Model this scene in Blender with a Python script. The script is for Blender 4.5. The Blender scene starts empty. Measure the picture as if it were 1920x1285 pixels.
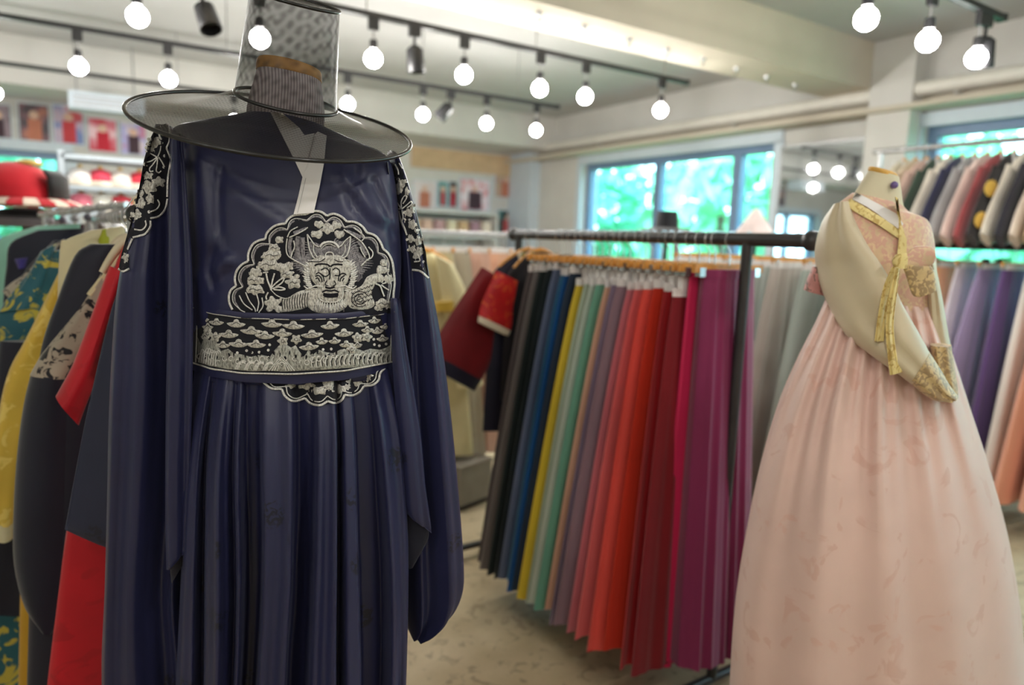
import bpy, bmesh, math, random
import numpy as np
from mathutils import Vector, Matrix
from mathutils.bvhtree import BVHTree
from mathutils.geometry import delaunay_2d_cdt

PI = math.pi
SC = bpy.context.scene
COL = SC.collection
rnd = random.Random(7)

# ------------------------------------------------------------------ camera
FPX, EYE, PITCH, ROLL, HEAD = 1300.0, 1.4, math.radians(8.4), math.radians(2.0), math.radians(33.0)
FW = np.array([math.sin(HEAD) * math.cos(PITCH), math.cos(HEAD) * math.cos(PITCH), -math.sin(PITCH)])
RT0 = np.array([math.cos(HEAD), -math.sin(HEAD), 0.0])
UP0 = np.cross(RT0, FW)
RT = math.cos(ROLL) * RT0 + math.sin(ROLL) * UP0
UP = -math.sin(ROLL) * RT0 + math.cos(ROLL) * UP0
C0 = np.array([0.0, 0.0, EYE])
cam_d = bpy.data.cameras.new('camera')
cam = bpy.data.objects.new('camera', cam_d)
COL.objects.link(cam)
cam.matrix_world = Matrix(((RT[0], UP[0], -FW[0], 0), (RT[1], UP[1], -FW[1], 0), (RT[2], UP[2], -FW[2], EYE), (0, 0, 0, 1)))
cam_d.sensor_width = 36.0
cam_d.lens = FPX / 1920 * 36.0
cam_d.clip_start = 0.05
cam_d.dof.use_dof = True
cam_d.dof.focus_distance = 1.17
cam_d.dof.aperture_fstop = 1.9
SC.camera = cam

# ------------------------------------------------------------------ world, exposure
SC.view_settings.view_transform = 'Standard'
SC.view_settings.look = 'None'
SC.view_settings.gamma = 1.0
SC.view_settings.use_curve_mapping = False
SC.view_settings.exposure = 0.42
SC.cycles.max_bounces = 8
SC.cycles.diffuse_bounces = 4
SC.cycles.transparent_max_bounces = 12
SC.cycles.sample_clamp_indirect = 6.0
SC.cycles.caustics_reflective = False
SC.cycles.caustics_refractive = False
BULB_STRENGTH = 150.0
SKY_STRENGTH = 8.5
w = bpy.data.worlds.new('sky')
SC.world = w
w.use_nodes = True
bg = w.node_tree.nodes['Background']
bg.inputs[0].default_value = (0.58, 0.84, 1.0, 1)
bg.inputs[1].default_value = SKY_STRENGTH


# ------------------------------------------------------------------ geometry helpers
def ray(px, py):
    return FW + RT * (px - 960) / FPX - UP * (py - 642.5) / FPX


HF = np.array([math.sin(HEAD), math.cos(HEAD), 0.0])          # horizontal forward


def at(px, py, d):                                            # point at horizontal forward distance d
    v = ray(px, py)
    return C0 + v * (d / (v @ HF))


def atX(px, py, X):
    v = ray(px, py)
    return C0 + v * (X / v[0])


def atY(px, py, Y):
    v = ray(px, py)
    return C0 + v * (Y / v[1])


def atz(px, py, z):
    v = ray(px, py)
    return C0 + v * ((z - EYE) / v[2])


def proj(P):
    q = np.asarray(P, float) - C0
    d = q @ FW
    return np.stack([960 + FPX * (q @ RT) / d, 642.5 - FPX * (q @ UP) / d], -1)


def catmull(pts, n=6, closed=False):
    p = [np.array(q, float) for q in pts]
    if len(p) < 3:
        return p
    out = []
    N = len(p)
    rng = range(N) if closed else range(N - 1)
    for i in rng:
        p0 = p[(i - 1) % N] if closed or i > 0 else p[0] * 2 - p[1]
        p1, p2 = p[i], p[(i + 1) % N]
        p3 = p[(i + 2) % N] if closed or i + 2 < N else p[-1] * 2 - p[-2]
        for k in range(n):
            t = k / n
            out.append(0.5 * (2 * p1 + (p2 - p0) * t + (2 * p0 - 5 * p1 + 4 * p2 - p3) * t * t + (3 * p1 - p0 - 3 * p2 + p3) * t ** 3))
    if not closed:
        out.append(p[-1])
    return out


class MB:
    """collects shapes of ONE mesh"""

    def __init__(s):
        s.v, s.f = [], []

    def add(s, v, f):
        o = len(s.v)
        s.v.extend([tuple(map(float, q)) for q in v])
        s.f.extend([tuple(i + o for i in q) for q in f])
        return s

    def box(s, c, d, rz=0.0):
        c = np.array(c, float)
        hx, hy, hz = d[0] / 2, d[1] / 2, d[2] / 2
        cs, sn = math.cos(rz), math.sin(rz)
        v = []
        for x, y, z in ((-1, -1, -1), (1, -1, -1), (1, 1, -1), (-1, 1, -1), (-1, -1, 1), (1, -1, 1), (1, 1, 1), (-1, 1, 1)):
            a, b = x * hx, y * hy
            v.append(c + np.array([a * cs - b * sn, a * sn + b * cs, z * hz]))
        return s.add(v, [(0, 3, 2, 1), (4, 5, 6, 7), (0, 1, 5, 4), (1, 2, 6, 5), (2, 3, 7, 6), (3, 0, 4, 7)])

    def loft(s, rings, caps=True, close=True):
        n = len(rings[0])
        v = [p for r in rings for p in r]
        f = []
        for i in range(len(rings) - 1):
            for j in range(n if close else n - 1):
                k = (j + 1) % n
                f.append((i * n + j, i * n + k, (i + 1) * n + k, (i + 1) * n + j))
        if caps and close:
            f.append(tuple(range(n - 1, -1, -1)))
            f.append(tuple((len(rings) - 1) * n + j for j in range(n)))
        return s.add(v, f)

    def tube(s, path, r, n=8, caps=True, closed=False):
        P = [np.array(p, float) for p in path]
        rs = r if hasattr(r, '__len__') else [r] * len(P)
        rings = []
        prev = None
        for i, p in enumerate(P):
            if closed:
                t = P[(i + 1) % len(P)] - P[i - 1]
            else:
                t = P[min(i + 1, len(P) - 1)] - P[max(i - 1, 0)]
            t = t / (np.linalg.norm(t) + 1e-12)
            if prev is None:
                a = np.array([0, 0, 1.0]) if abs(t[2]) < 0.9 else np.array([1.0, 0, 0])
            else:
                a = prev
            a = a - t * (a @ t)
            a /= np.linalg.norm(a) + 1e-12
            b = np.cross(t, a)
            prev = a
            rings.append([p + rs[i] * (math.cos(2 * PI * k / n) * a + math.sin(2 * PI * k / n) * b) for k in range(n)])
        if closed:
            rings.append(rings[0])
            return s.loft(rings, caps=False)
        return s.loft(rings, caps)

    def cyl(s, p0, p1, r0, r1=None, n=12):
        return s.tube([p0, p1], [r0, r0 if r1 is None else r1], n)

    def lathe(s, prof, c=(0, 0, 0), n=16, axis=None):
        c = np.array(c, float)
        if axis is None:
            A, B, Z = np.array([1.0, 0, 0]), np.array([0, 1.0, 0]), np.array([0, 0, 1.0])
        else:
            Z = np.array(axis, float)
            Z /= np.linalg.norm(Z)
            A = np.cross(Z, [0.3, 0.9, 0.1])
            A /= np.linalg.norm(A)
            B = np.cross(Z, A)
        rings = [[c + Z * h + r * (math.cos(2 * PI * k / n) * A + math.sin(2 * PI * k / n) * B) for k in range(n)] for r, h in prof]
        return s.loft(rings)

    def sphere(s, c, r, n=16, m=10, sz=1.0):
        return s.lathe([(max(1e-4, r * math.sin(PI * i / m)), -r * sz * math.cos(PI * i / m)) for i in range(m + 1)], c, n)

    def slab(s, pts, off):                                     # planar polygon extruded by a vector
        n = len(pts)
        off = np.array(off, float)
        v = [np.array(p, float) for p in pts] + [np.array(p, float) + off for p in pts]
        f = [tuple(range(n - 1, -1, -1)), tuple(range(n, 2 * n))] + [(i, (i + 1) % n, n + (i + 1) % n, n + i) for i in range(n)]
        return s.add(v, f)


def empty(name, loc, label, cat, group=None):
    o = bpy.data.objects.new(name, None)
    o.empty_display_size = 0.05
    COL.objects.link(o)
    o.location = tuple(map(float, loc))
    o['label'] = label
    o['category'] = cat
    if group:
        o['group'] = group
    return o


def root_of(o):
    while o.parent is not None:
        o = o.parent
    return o


def obj(name, mb, mat, parent=None, smooth=True, label=None, origin=None, angle=None):
    """link mb as ONE mesh object; vertices are in world space, stored relative to the thing's base"""
    V = np.array(mb.v, float)
    base = np.zeros(3)
    if parent is not None:
        base = np.array(root_of(parent).location)
    elif origin is not None:
        base = np.array(origin, float)
    me = bpy.data.meshes.new(name)
    me.from_pydata((V - base).tolist(), [], mb.f)
    bm = bmesh.new()
    bm.from_mesh(me)
    bmesh.ops.recalc_face_normals(bm, faces=bm.faces)
    bm.to_mesh(me)
    bm.free()
    if smooth:
        me.polygons.foreach_set('use_smooth', [True] * len(me.polygons))
        try:
            me.set_sharp_from_angle(angle=angle if angle else math.radians(50))
        except Exception:
            pass
    me.materials.append(mat)
    o = bpy.data.objects.new(name, me)
    COL.objects.link(o)
    if parent is not None:
        o.parent = parent
    else:
        o.location = tuple(base)
    if label:
        o['label'] = label
    if name.endswith('_stitching') or name in ('silver_cord', 'silver_border'):
        o['kind'] = 'stuff'                                    # hundreds of stitches too small to pick apart
    return o


def tag(o, label, cat, group=None):
    o['label'] = label
    o['category'] = cat
    if group:
        o['group'] = group
    return o


def struct(name, mb, mat, smooth=False):
    o = obj(name, mb, mat, None, smooth)
    o['kind'] = 'structure'
    return o


def dup(root, loc, rz=0.0, label=None, group=None, scale=None):
    r = root.copy()
    COL.objects.link(r)
    r.location = tuple(map(float, loc))
    r.rotation_euler = (0, 0, rz)
    if scale:
        r.scale = scale
    if label:
        r['label'] = label
    if group:
        r['group'] = group
    for ch in list(root.children):
        c = ch.copy()
        COL.objects.link(c)
        c.parent = r
        for g in list(ch.children):
            e = g.copy()
            COL.objects.link(e)
            e.parent = c
    return r


# ------------------------------------------------------------------ materials
def lin(c):
    c = c / 255.0
    return c / 12.92 if c <= 0.04045 else ((c + 0.055) / 1.055) ** 2.4


def S(r, g, b):
    return (lin(r), lin(g), lin(b))


def mul(c, k):
    return tuple(min(1.0, x * k) for x in c)


class NT:
    def __init__(s, name):
        s.m = bpy.data.materials.new(name)
        s.m.use_nodes = True
        s.t = s.m.node_tree
        s.b = s.t.nodes['Principled BSDF']
        s.out = s.t.nodes['Material Output']

    def n(s, t, **kw):
        x = s.t.nodes.new(t)
        for k, v in kw.items():
            if k in x.inputs.keys():
                x.inputs[k].default_value = v
            else:
                setattr(x, k, v)
        return x

    def l(s, a, b):
        s.t.links.new(a, b)

    def coord(s, scale=1.0, vec=None):
        tc = s.n('ShaderNodeTexCoord')
        mp = s.n('ShaderNodeMapping')
        mp.inputs['Scale'].default_value = vec if vec else (scale, scale, scale)
        s.l(tc.outputs['Object'], mp.inputs['Vector'])
        return mp.outputs[0]

    def ramp(s, src, stops, interp='LINEAR'):
        r = s.n('ShaderNodeValToRGB')
        r.color_ramp.interpolation = interp
        e = r.color_ramp.elements
        while len(e) > 1:
            e.remove(e[-1])
        for i, (p, c) in enumerate(stops):
            q = e[0] if i == 0 else e.new(p)
            q.position = p
            q.color = (*c, 1)
        s.l(src, r.inputs[0])
        return r.outputs[0]


_cache = {}


def cloth(name, c, rough=0.65, var=0.18, scale=9.0, sheen=0.25, spec=0.3, stretch=(1, 1, 1), weave=900, bump=0.05, alpha=None, accent=None, acc_scale=30, acc_at=0.62):
    """woven cloth: colour with soft variation, weave bump, optional brocade accent colour"""
    if name in _cache:
        return _cache[name]
    k = NT(name)
    nz = k.n('ShaderNodeTexNoise', Scale=scale, Detail=5.0)
    k.l(k.coord(vec=stretch), nz.inputs['Vector'])
    col = k.ramp(nz.outputs[0], [(0.3, mul(c, 1 - var)), (0.7, mul(c, 1 + var))])
    if accent:
        n2 = k.n('ShaderNodeTexNoise', Scale=acc_scale, Detail=3.0)
        n2.inputs['Distortion'].default_value = 1.2
        k.l(k.coord(), n2.inputs['Vector'])
        f = k.ramp(n2.outputs[0], [(acc_at - 0.05, (0, 0, 0)), (acc_at, (1, 1, 1))])
        mx = k.n('ShaderNodeMix', data_type='RGBA')
        k.l(f, mx.inputs[0])
        k.l(col, mx.inputs[6])
        mx.inputs[7].default_value = (*accent, 1)
        col = mx.outputs[2]
    k.l(col, k.b.inputs['Base Color'])
    k.b.inputs['Roughness'].default_value = rough
    k.b.inputs['Specular IOR Level'].default_value = spec
    k.b.inputs['Sheen Weight'].default_value = sheen
    if bump:
        wv = k.n('ShaderNodeTexNoise', Scale=weave, Detail=1.0)
        k.l(k.coord(), wv.inputs['Vector'])
        bp = k.n('ShaderNodeBump', Strength=bump, Distance=0.001)
        k.l(wv.outputs[0], bp.inputs['Height'])
        k.l(bp.outputs[0], k.b.inputs['Normal'])
    if alpha is not None:
        k.b.inputs['Alpha'].default_value = alpha
    _cache[name] = k.m
    return k.m


def plain(name, c, rough=0.5, metal=0.0, var=0.1, scale=12.0, spec=0.5, coat=0.0, emit=None, strength=0.0, bump=0.0, bscale=60):
    if name in _cache:
        return _cache[name]
    k = NT(name)
    nz = k.n('ShaderNodeTexNoise', Scale=scale, Detail=4.0)
    k.l(k.coord(), nz.inputs['Vector'])
    col = k.ramp(nz.outputs[0], [(0.3, mul(c, 1 - var)), (0.7, mul(c, 1 + var))])
    k.l(col, k.b.inputs['Base Color'])
    k.b.inputs['Roughness'].default_value = rough
    k.b.inputs['Metallic'].default_value = metal
    k.b.inputs['Specular IOR Level'].default_value = spec
    k.b.inputs['Coat Weight'].default_value = coat
    if bump:
        n2 = k.n('ShaderNodeTexNoise', Scale=bscale, Detail=5.0)
        k.l(k.coord(), n2.inputs['Vector'])
        bp = k.n('ShaderNodeBump', Strength=bump, Distance=0.004)
        k.l(n2.outputs[0], bp.inputs['Height'])
        k.l(bp.outputs[0], k.b.inputs['Normal'])
    if emit:
        k.b.inputs['Emission Color'].default_value = (*emit, 1)
        k.b.inputs['Emission Strength'].default_value = strength
    _cache[name] = k.m
    return k.m


M_WALL = plain('white painted concrete', S(206, 204, 199), 0.85, var=0.05, scale=3, bump=0.15, bscale=25)
M_CEIL = plain('painted ceiling', S(184, 184, 182), 0.85, var=0.06, scale=2, bump=0.2, bscale=18)
M_BEAM = plain('painted beam', S(196, 187, 170), 0.8, var=0.05, scale=3, bump=0.2, bscale=18)
M_BLACK = plain('black metal', S(22, 22, 24), 0.45, var=0.2)
M_DARK = plain('dark grey steel', S(58, 58, 58), 0.4, metal=0.3, var=0.15)
M_STEEL = plain('brushed steel', S(165, 165, 165), 0.35, metal=0.8, var=0.1, scale=40)
M_CHROME = plain('bright steel', S(205, 205, 205), 0.25, metal=0.9, var=0.05)
M_WOOD = plain('orange varnished wood', S(214, 150, 70), 0.45, var=0.2, scale=30)
M_CAPW = plain('pale wooden cap', S(190, 140, 75), 0.5, var=0.2, scale=60)
M_FRAME = plain('blue grey window frame', S(110, 134, 164), 0.45, var=0.06)
M_REVEAL = plain('white window reveal', S(200, 212, 222), 0.6, var=0.03)
M_WHITE = cloth('white cotton', S(232, 228, 225), 0.8, 0.05)
M_CREAM = cloth('cream cotton', S(232, 220, 195), 0.8, 0.06)


def floor_mat():
    k = NT('polished concrete')
    n1 = k.n('ShaderNodeTexNoise', Scale=1.6, Detail=8.0)
    n1.inputs['Roughness'].default_value = 0.65
    k.l(k.coord(), n1.inputs['Vector'])
    c1 = k.ramp(n1.outputs[0], [(0.25, S(150, 133, 104)), (0.5, S(194, 176, 143)), (0.72, S(216, 199, 167))])
    n2 = k.n('ShaderNodeTexNoise', Scale=14.0, Detail=6.0)
    n2.inputs['Distortion'].default_value = 1.5
    k.l(k.coord(), n2.inputs['Vector'])
    f = k.ramp(n2.outputs[0], [(0.36, (1, 1, 1)), (0.44, (0, 0, 0))])
    mx = k.n('ShaderNodeMix', data_type='RGBA')
    sc = k.n('ShaderNodeMath', operation='MULTIPLY')
    sc.inputs[1].default_value = 0.4
    k.l(f, sc.inputs[0])
    k.l(sc.outputs[0], mx.inputs[0])
    k.l(c1, mx.inputs[6])
    mx.inputs[7].default_value = (*S(96, 82, 66), 1)
    k.l(mx.outputs[2], k.b.inputs['Base Color'])
    k.l(k.ramp(n1.outputs[0], [(0.3, (0.28,) * 3), (0.7, (0.5,) * 3)]), k.b.inputs['Roughness'])
    k.b.inputs['Specular IOR Level'].default_value = 0.35
    return k.m


def glass_mat():
    k = NT('window glass')
    tr = k.n('ShaderNodeBsdfTransparent')
    tr.inputs[0].default_value = (0.86, 0.96, 0.97, 1)
    gl = k.n('ShaderNodeBsdfGlossy')
    gl.inputs['Roughness'].default_value = 0.02
    nz = k.n('ShaderNodeTexNoise', Scale=2.0)
    k.l(k.coord(), nz.inputs['Vector'])
    f = k.ramp(nz.outputs[0], [(0.3, (0.05,) * 3), (0.7, (0.08,) * 3)])
    mx = k.n('ShaderNodeMixShader')
    k.l(f, mx.inputs[0])
    k.l(tr.outputs[0], mx.inputs[1])
    k.l(gl.outputs[0], mx.inputs[2])
    k.l(mx.outputs[0], k.out.inputs[0])
    return k.m


def gauze_mat(name, alpha0, alpha1, freq, c=(0.012, 0.011, 0.010), rough=0.3):
    """stiff black horsehair gauze: woven diagonal threads, partly open"""
    k = NT(name)
    tc = k.coord()
    w1 = k.n('ShaderNodeTexWave', Scale=freq, wave_type='BANDS', bands_direction='DIAGONAL')
    w1.inputs['Distortion'].default_value = 1.5
    w1.inputs['Detail Scale'].default_value = 1.0
    mp = k.n('ShaderNodeMapping')
    mp.inputs['Rotation'].default_value = (0.3, 1.5, 0.4)
    k.l(tc, mp.inputs[0])
    w2 = k.n('ShaderNodeTexWave', Scale=freq, wave_type='BANDS', bands_direction='DIAGONAL')
    w2.inputs['Distortion'].default_value = 1.5
    k.l(tc, w1.inputs['Vector'])
    k.l(mp.outputs[0], w2.inputs['Vector'])
    m = k.n('ShaderNodeMath', operation='MULTIPLY')
    k.l(w1.outputs[1], m.inputs[0])
    k.l(w2.outputs[1], m.inputs[1])
    a = k.n('ShaderNodeMapRange')
    a.inputs['To Min'].default_value = alpha0
    a.inputs['To Max'].default_value = alpha1
    k.l(m.outputs[0], a.inputs[0])
    k.l(a.outputs[0], k.b.inputs['Alpha'])
    k.b.inputs['Base Color'].default_value = (*c, 1)
    k.b.inputs['Roughness'].default_value = rough
    k.b.inputs['Specular IOR Level'].default_value = 0.10
    return k.m


def satin_navy(name, c, dark, rough=0.42):
    """navy satin with tone-on-tone woven flower medallions"""
    k = NT(name)
    co = k.coord()
    nz = k.n('ShaderNodeTexNoise', Scale=5.0, Detail=4.0)
    k.l(co, nz.inputs['Vector'])
    base = k.ramp(nz.outputs[0], [(0.3, mul(c, 0.88)), (0.7, mul(c, 1.12))])
    vo = k.n('ShaderNodeTexVoronoi', Scale=8.5)
    vo.inputs['Randomness'].default_value = 0.75
    k.l(co, vo.inputs['Vector'])
    disc = k.ramp(vo.outputs['Distance'], [(0.17, (1, 1, 1)), (0.21, (0, 0, 0))])
    fl = k.n('ShaderNodeTexNoise', Scale=95.0, Detail=1.0)
    fl.inputs['Distortion'].default_value = 1.0
    k.l(co, fl.inputs['Vector'])
    pet = k.ramp(fl.outputs[0], [(0.46, (0, 0, 0)), (0.54, (1, 1, 1))])
    m = k.n('ShaderNodeMath', operation='MULTIPLY')
    k.l(disc, m.inputs[0])
    k.l(pet, m.inputs[1])
    mx = k.n('ShaderNodeMix', data_type='RGBA')
    k.l(m.outputs[0], mx.inputs[0])
    k.l(base, mx.inputs[6])
    mx.inputs[7].default_value = (*dark, 1)
    k.l(mx.outputs[2], k.b.inputs['Base Color'])
    k.b.inputs['Roughness'].default_value = rough
    k.b.inputs['Specular IOR Level'].default_value = 0.45
    k.b.inputs['Sheen Weight'].default_value = 0.10
    k.b.inputs['Sheen Tint'].default_value = (0.6, 0.65, 1.0, 1)
    wv = k.n('ShaderNodeTexNoise', Scale=38.0, Detail=3.0)
    k.l(k.coord(vec=(1, 1, 0.25)), wv.inputs['Vector'])
    bp = k.n('ShaderNodeBump', Strength=0.12, Distance=0.004)
    k.l(wv.outputs[0], bp.inputs['Height'])
    k.l(bp.outputs[0], k.b.inputs['Normal'])
    return k.m


def thread_mat(name, c, dk, scale=260):
    k = NT(name)
    wv = k.n('ShaderNodeTexNoise', Scale=scale, Detail=3.0)
    k.l(k.coord(vec=(1, 1, 0.5)), wv.inputs['Vector'])
    k.l(k.ramp(wv.outputs[0], [(0.32, dk), (0.6, c)]), k.b.inputs['Base Color'])
    k.b.inputs['Roughness'].default_value = 0.42
    k.b.inputs['Specular IOR Level'].default_value = 0.6
    bp = k.n('ShaderNodeBump', Strength=0.5, Distance=0.001)
    k.l(wv.outputs[0], bp.inputs['Height'])
    k.l(bp.outputs[0], k.b.inputs['Normal'])
    return k.m


# ================================================================== THE ROOM
XW, YB, ZC, XL, YN = 5.0, 7.7, 2.85, -2.6, -2.4                 # window wall, back wall, ceiling, left wall, near wall
T = 0.22
M_FLOOR = floor_mat()
struct('floor', MB().box(((XL + XW) / 2, (YN + YB) / 2, -0.05), (XW - XL + 0.6, YB - YN + 0.6, 0.1)), M_FLOOR)
struct('ceiling', MB().box(((XL + XW) / 2, (YN + YB) / 2, ZC + 0.05), (XW - XL + 0.6, YB - YN + 0.6, 0.1)), M_CEIL)
struct('wall_left', MB().box((XL - T / 2, (YN + YB) / 2, ZC / 2), (T, YB - YN, ZC)), M_WALL)
struct('wall_front', MB().box(((XL + XW) / 2, YN - T / 2, ZC / 2), (XW - XL, T, ZC)), M_WALL)


def wall_with_holes(axis, c, a0, a1, holes):
    """wall slab on plane axis=c (outer side +T) between a0..a1 with rectangular holes (lo, hi, zlo, zhi)"""
    mb = MB()

    def put(lo, hi, z0, z1):
        if hi - lo < 1e-4 or z1 - z0 < 1e-4:
            return
        m, l, zc, zh = (lo + hi) / 2, hi - lo, (z0 + z1) / 2, z1 - z0
        if axis == 'x':
            mb.box((c + T / 2, m, zc), (T, l, zh))
        else:
            mb.box((m, c + T / 2, zc), (l, T, zh))
    cur = a0
    for lo, hi, z0, z1 in sorted(holes):
        put(cur, lo, 0, ZC)
        put(lo, hi, 0, z0)
        put(lo, hi, z1, ZC)
        cur = hi
    put(cur, a1, 0, ZC)
    return mb


W1 = (3.80, 6.35, 0.95, 2.28)
W2 = (-1.6, 2.62, 0.95, 2.27)
W3 = (-1.5, 0.06, 1.2, 2.05)
struct('wall_right', wall_with_holes('x', XW, YN, YB + T, [W1, W2]), M_WALL)
struct('wall_back', wall_with_holes('y', YB, XL, XW, [W3]), M_WALL)
M_GLASS = glass_mat()


def window(name, axis, c, spec, mull, trim=M_FRAME, fw=0.07):
    lo, hi, z0, z1 = spec
    mb = MB()

    def put(m, l, zc, zh, dep=0.08):
        if axis == 'x':
            mb.box((c + 0.10, m, zc), (dep, l, zh))
        else:
            mb.box((m, c + 0.10, zc), (l, dep, zh))
    put((lo + hi) / 2, hi - lo, z0 + fw / 2, fw)
    put((lo + hi) / 2, hi - lo, z1 - fw / 2, fw)
    put(lo + fw / 2, fw, (z0 + z1) / 2, z1 - z0 - 2 * fw)
    put(hi - fw / 2, fw, (z0 + z1) / 2, z1 - z0 - 2 * fw)
    for m in mull:
        put(m, 0.09, (z0 + z1) / 2, z1 - z0 - 2 * fw)
    fr = struct(name, mb, trim)
    edges = [lo + fw] + [q for m in sorted(mull) for q in (m - 0.045, m + 0.045)] + [hi - fw]
    for i in range(0, len(edges), 2):
        g = MB()
        m, l, zc, zh = (edges[i] + edges[i + 1]) / 2, edges[i + 1] - edges[i], (z0 + z1) / 2, z1 - z0 - 2 * fw
        g.box((c + 0.10, m, zc), (0.008, l, zh)) if axis == 'x' else g.box((m, c + 0.10, zc), (l, 0.008, zh))
        obj('pane', g, M_GLASS, fr, False)
    s = MB()
    if axis == 'x':
        s.box((c - 0.02, (lo + hi) / 2, z0 - 0.02), (0.16, hi - lo + 0.1, 0.04))
    else:
        s.box(((lo + hi) / 2, c - 0.02, z0 - 0.02), (hi - lo + 0.1, 0.16, 0.04))
    obj('sill', s, M_REVEAL, fr, False)
    h = MB()
    if axis == 'x':
        h.box((c - 0.012, (lo + hi) / 2, z1 + 0.035), (0.03, hi - lo + 0.14, 0.09))
        h.box((c - 0.012, hi + 0.04, (z0 + z1) / 2), (0.03, 0.08, z1 - z0))
        h.box((c - 0.012, lo - 0.04, (z0 + z1) / 2), (0.03, 0.08, z1 - z0))
    else:
        h.box(((lo + hi) / 2, c - 0.012, z1 + 0.035), (hi - lo + 0.14, 0.03, 0.09))
        h.box((hi + 0.05, c - 0.012, (z0 + z1) / 2), (0.1, 0.03, z1 - z0))
        h.box((lo - 0.05, c - 0.012, (z0 + z1) / 2), (0.1, 0.03, z1 - z0))
    obj('casing', h, M_REVEAL, fr, False)
    return fr


window('window_1', 'x', XW, W1, [4.24, 5.22])
window('window_2', 'x', XW, W2, [1.9, 1.0, -0.3])
window('window_3', 'y', YB, W3, [-0.75])

# beams
b1 = struct('trim_1', MB().box(((XL + XW) / 2, 3.13, (2.54 + ZC) / 2), (XW - XL, 0.38, ZC - 2.54)), M_BEAM)
hk = [(1010, 30), (1095, 55), (1180, 78), (1250, 98), (1318, 115), (1380, 133), (1437, 148), (1490, 163)]
for px, py in hk:
    p = atz(px, py, 2.52)
    mb = MB()
    mb.cyl((p[0], p[1], 2.54), (p[0], p[1], 2.52), 0.018, 0.014, 10)
    mb.tube([(p[0] + 0.012 * math.cos(a), p[1], 2.508 + 0.012 * math.sin(a)) for a in np.linspace(PI / 2, -PI, 9)], 0.004, 6)
    obj('ceiling_hook', mb, M_STEEL, b1)
struct('trim_2', MB().box(((XL + XW) / 2, 7.3, (2.48 + ZC) / 2), (XW - XL, 0.78, ZC - 2.48)), M_WALL)
struct('trim_3', MB().box((4.93, 7.45, 1.24), (0.14, 0.5, 2.48)), M_REVEAL)         # corner pilaster
struct('trim_4', MB().box((4.92, 2.79, ZC / 2), (0.16, 0.30, ZC)), M_WALL)          # pilaster between mirror and window
# pipe below the ceiling along the window wall
pm = MB()
pm.cyl((4.9, YN, 2.50), (4.9, YB, 2.50), 0.05, n=14)
pipe = struct('trim_5', pm, plain('painted pipe', S(220, 216, 206), 0.4, var=0.04), True)
for yy in (0.6, 2.4, 4.2, 6.0):
    q = MB()
    q.box((4.955, yy, 2.50), (0.09, 0.03, 0.12))
    obj('bracket', q, M_WALL, pipe, False)
struct('trim_6', MB().box((4.88, 2.6, 2.375), (0.24, 10.2, 0.03)).box((4.985, 2.6, 2.43), (0.03, 10.2, 0.14)), M_BEAM)
struct('baseboard_back', MB().box((1.2, YB - 0.01, 0.05), (7.4, 0.02, 0.1)), M_REVEAL)
struct('baseboard_right', MB().box((XW - 0.01, 2.6, 0.05), (0.02, 10, 0.1)), M_REVEAL)
struct('baseboard_left', MB().box((XL + 0.01, 2.6, 0.05), (0.02, 10, 0.1)), M_REVEAL)

# mirror on the window wall pier
mr = empty('wall_mirror', (4.98, 3.32, 1.3), 'large frameless-looking mirror reflecting globe bulbs, between the two window-wall windows', 'mirror')
k = NT('silvered mirror')
k.b.inputs['Metallic'].default_value = 1.0
k.b.inputs['Roughness'].default_value = 0.03
nzm = k.n('ShaderNodeTexNoise', Scale=3.0)
k.l(k.coord(), nzm.inputs['Vector'])
k.l(k.ramp(nzm.outputs[0], [(0.3, (0.66, 0.70, 0.71)), (0.7, (0.70, 0.74, 0.75))]), k.b.inputs['Base Color'])
obj('mirror_plate', MB().box((4.985, 3.34, 1.3), (0.01, 0.76, 1.84)), k.m, mr, False)
mb = MB()
for yy in (2.955, 3.725):
    mb.box((4.983, yy, 1.3), (0.024, 0.012, 1.86))
for zz in (0.375, 2.225):
    mb.box((4.983, 3.34, zz), (0.024, 0.782, 0.012))
obj('mirror_edge', mb, M_STEEL, mr, False)

# ================================================================== TRACK LIGHTS
M_BULB = plain('lit opal globe', S(255, 250, 240), 0.3, emit=(1.0, 0.965, 0.92), strength=BULB_STRENGTH)
ZT = 2.45


def make_bulb(label):
    t = empty('globe_pendant', (0, 0, 0), label, 'lamp', 'globe bulbs on the ceiling tracks')
    obj('track_adapter', MB().box((0, 0, -0.028), (0.05, 0.024, 0.055)), M_BLACK, t, False)
    obj('stem', MB().cyl((0, 0, -0.05), (0, 0, -0.105), 0.005, n=8), M_STEEL, t)
    obj('socket', MB().lathe([(0.006, -0.098), (0.019, -0.103), (0.021, -0.145), (0.012, -0.15)], n=12), M_BLACK, t)
    obj('globe', MB().sphere((0, 0, -0.19), 0.041, 16, 10), M_BULB, t)
    return t


bulb0 = None


def bulb(x, y, z, label, drop=None):
    global bulb0
    if bulb0 is None:
        bulb0 = make_bulb(label)
        bulb0.location = (x, y, z)
    else:
        dup(bulb0, (x, y, z), 0, label)


def track(name_label, x0, x1, y, rods):
    t = empty('lighting_track', (x0, y, ZT), name_label, 'lighting track')
    obj('rail', MB().box(((x0 + x1) / 2, y, ZT + 0.012), (x1 - x0, 0.034, 0.024)), M_BLACK, t, False)
    for x in (x0, x1):
        obj('end_cap', MB().box((x, y, ZT + 0.012), (0.02, 0.04, 0.03)), M_BLACK, t, False)
    for x in rods:
        obj('hanging_rod', MB().cyl((x, y, ZT + 0.02), (x, y, ZC), 0.004, n=6), M_STEEL, t)
    return t


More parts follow.
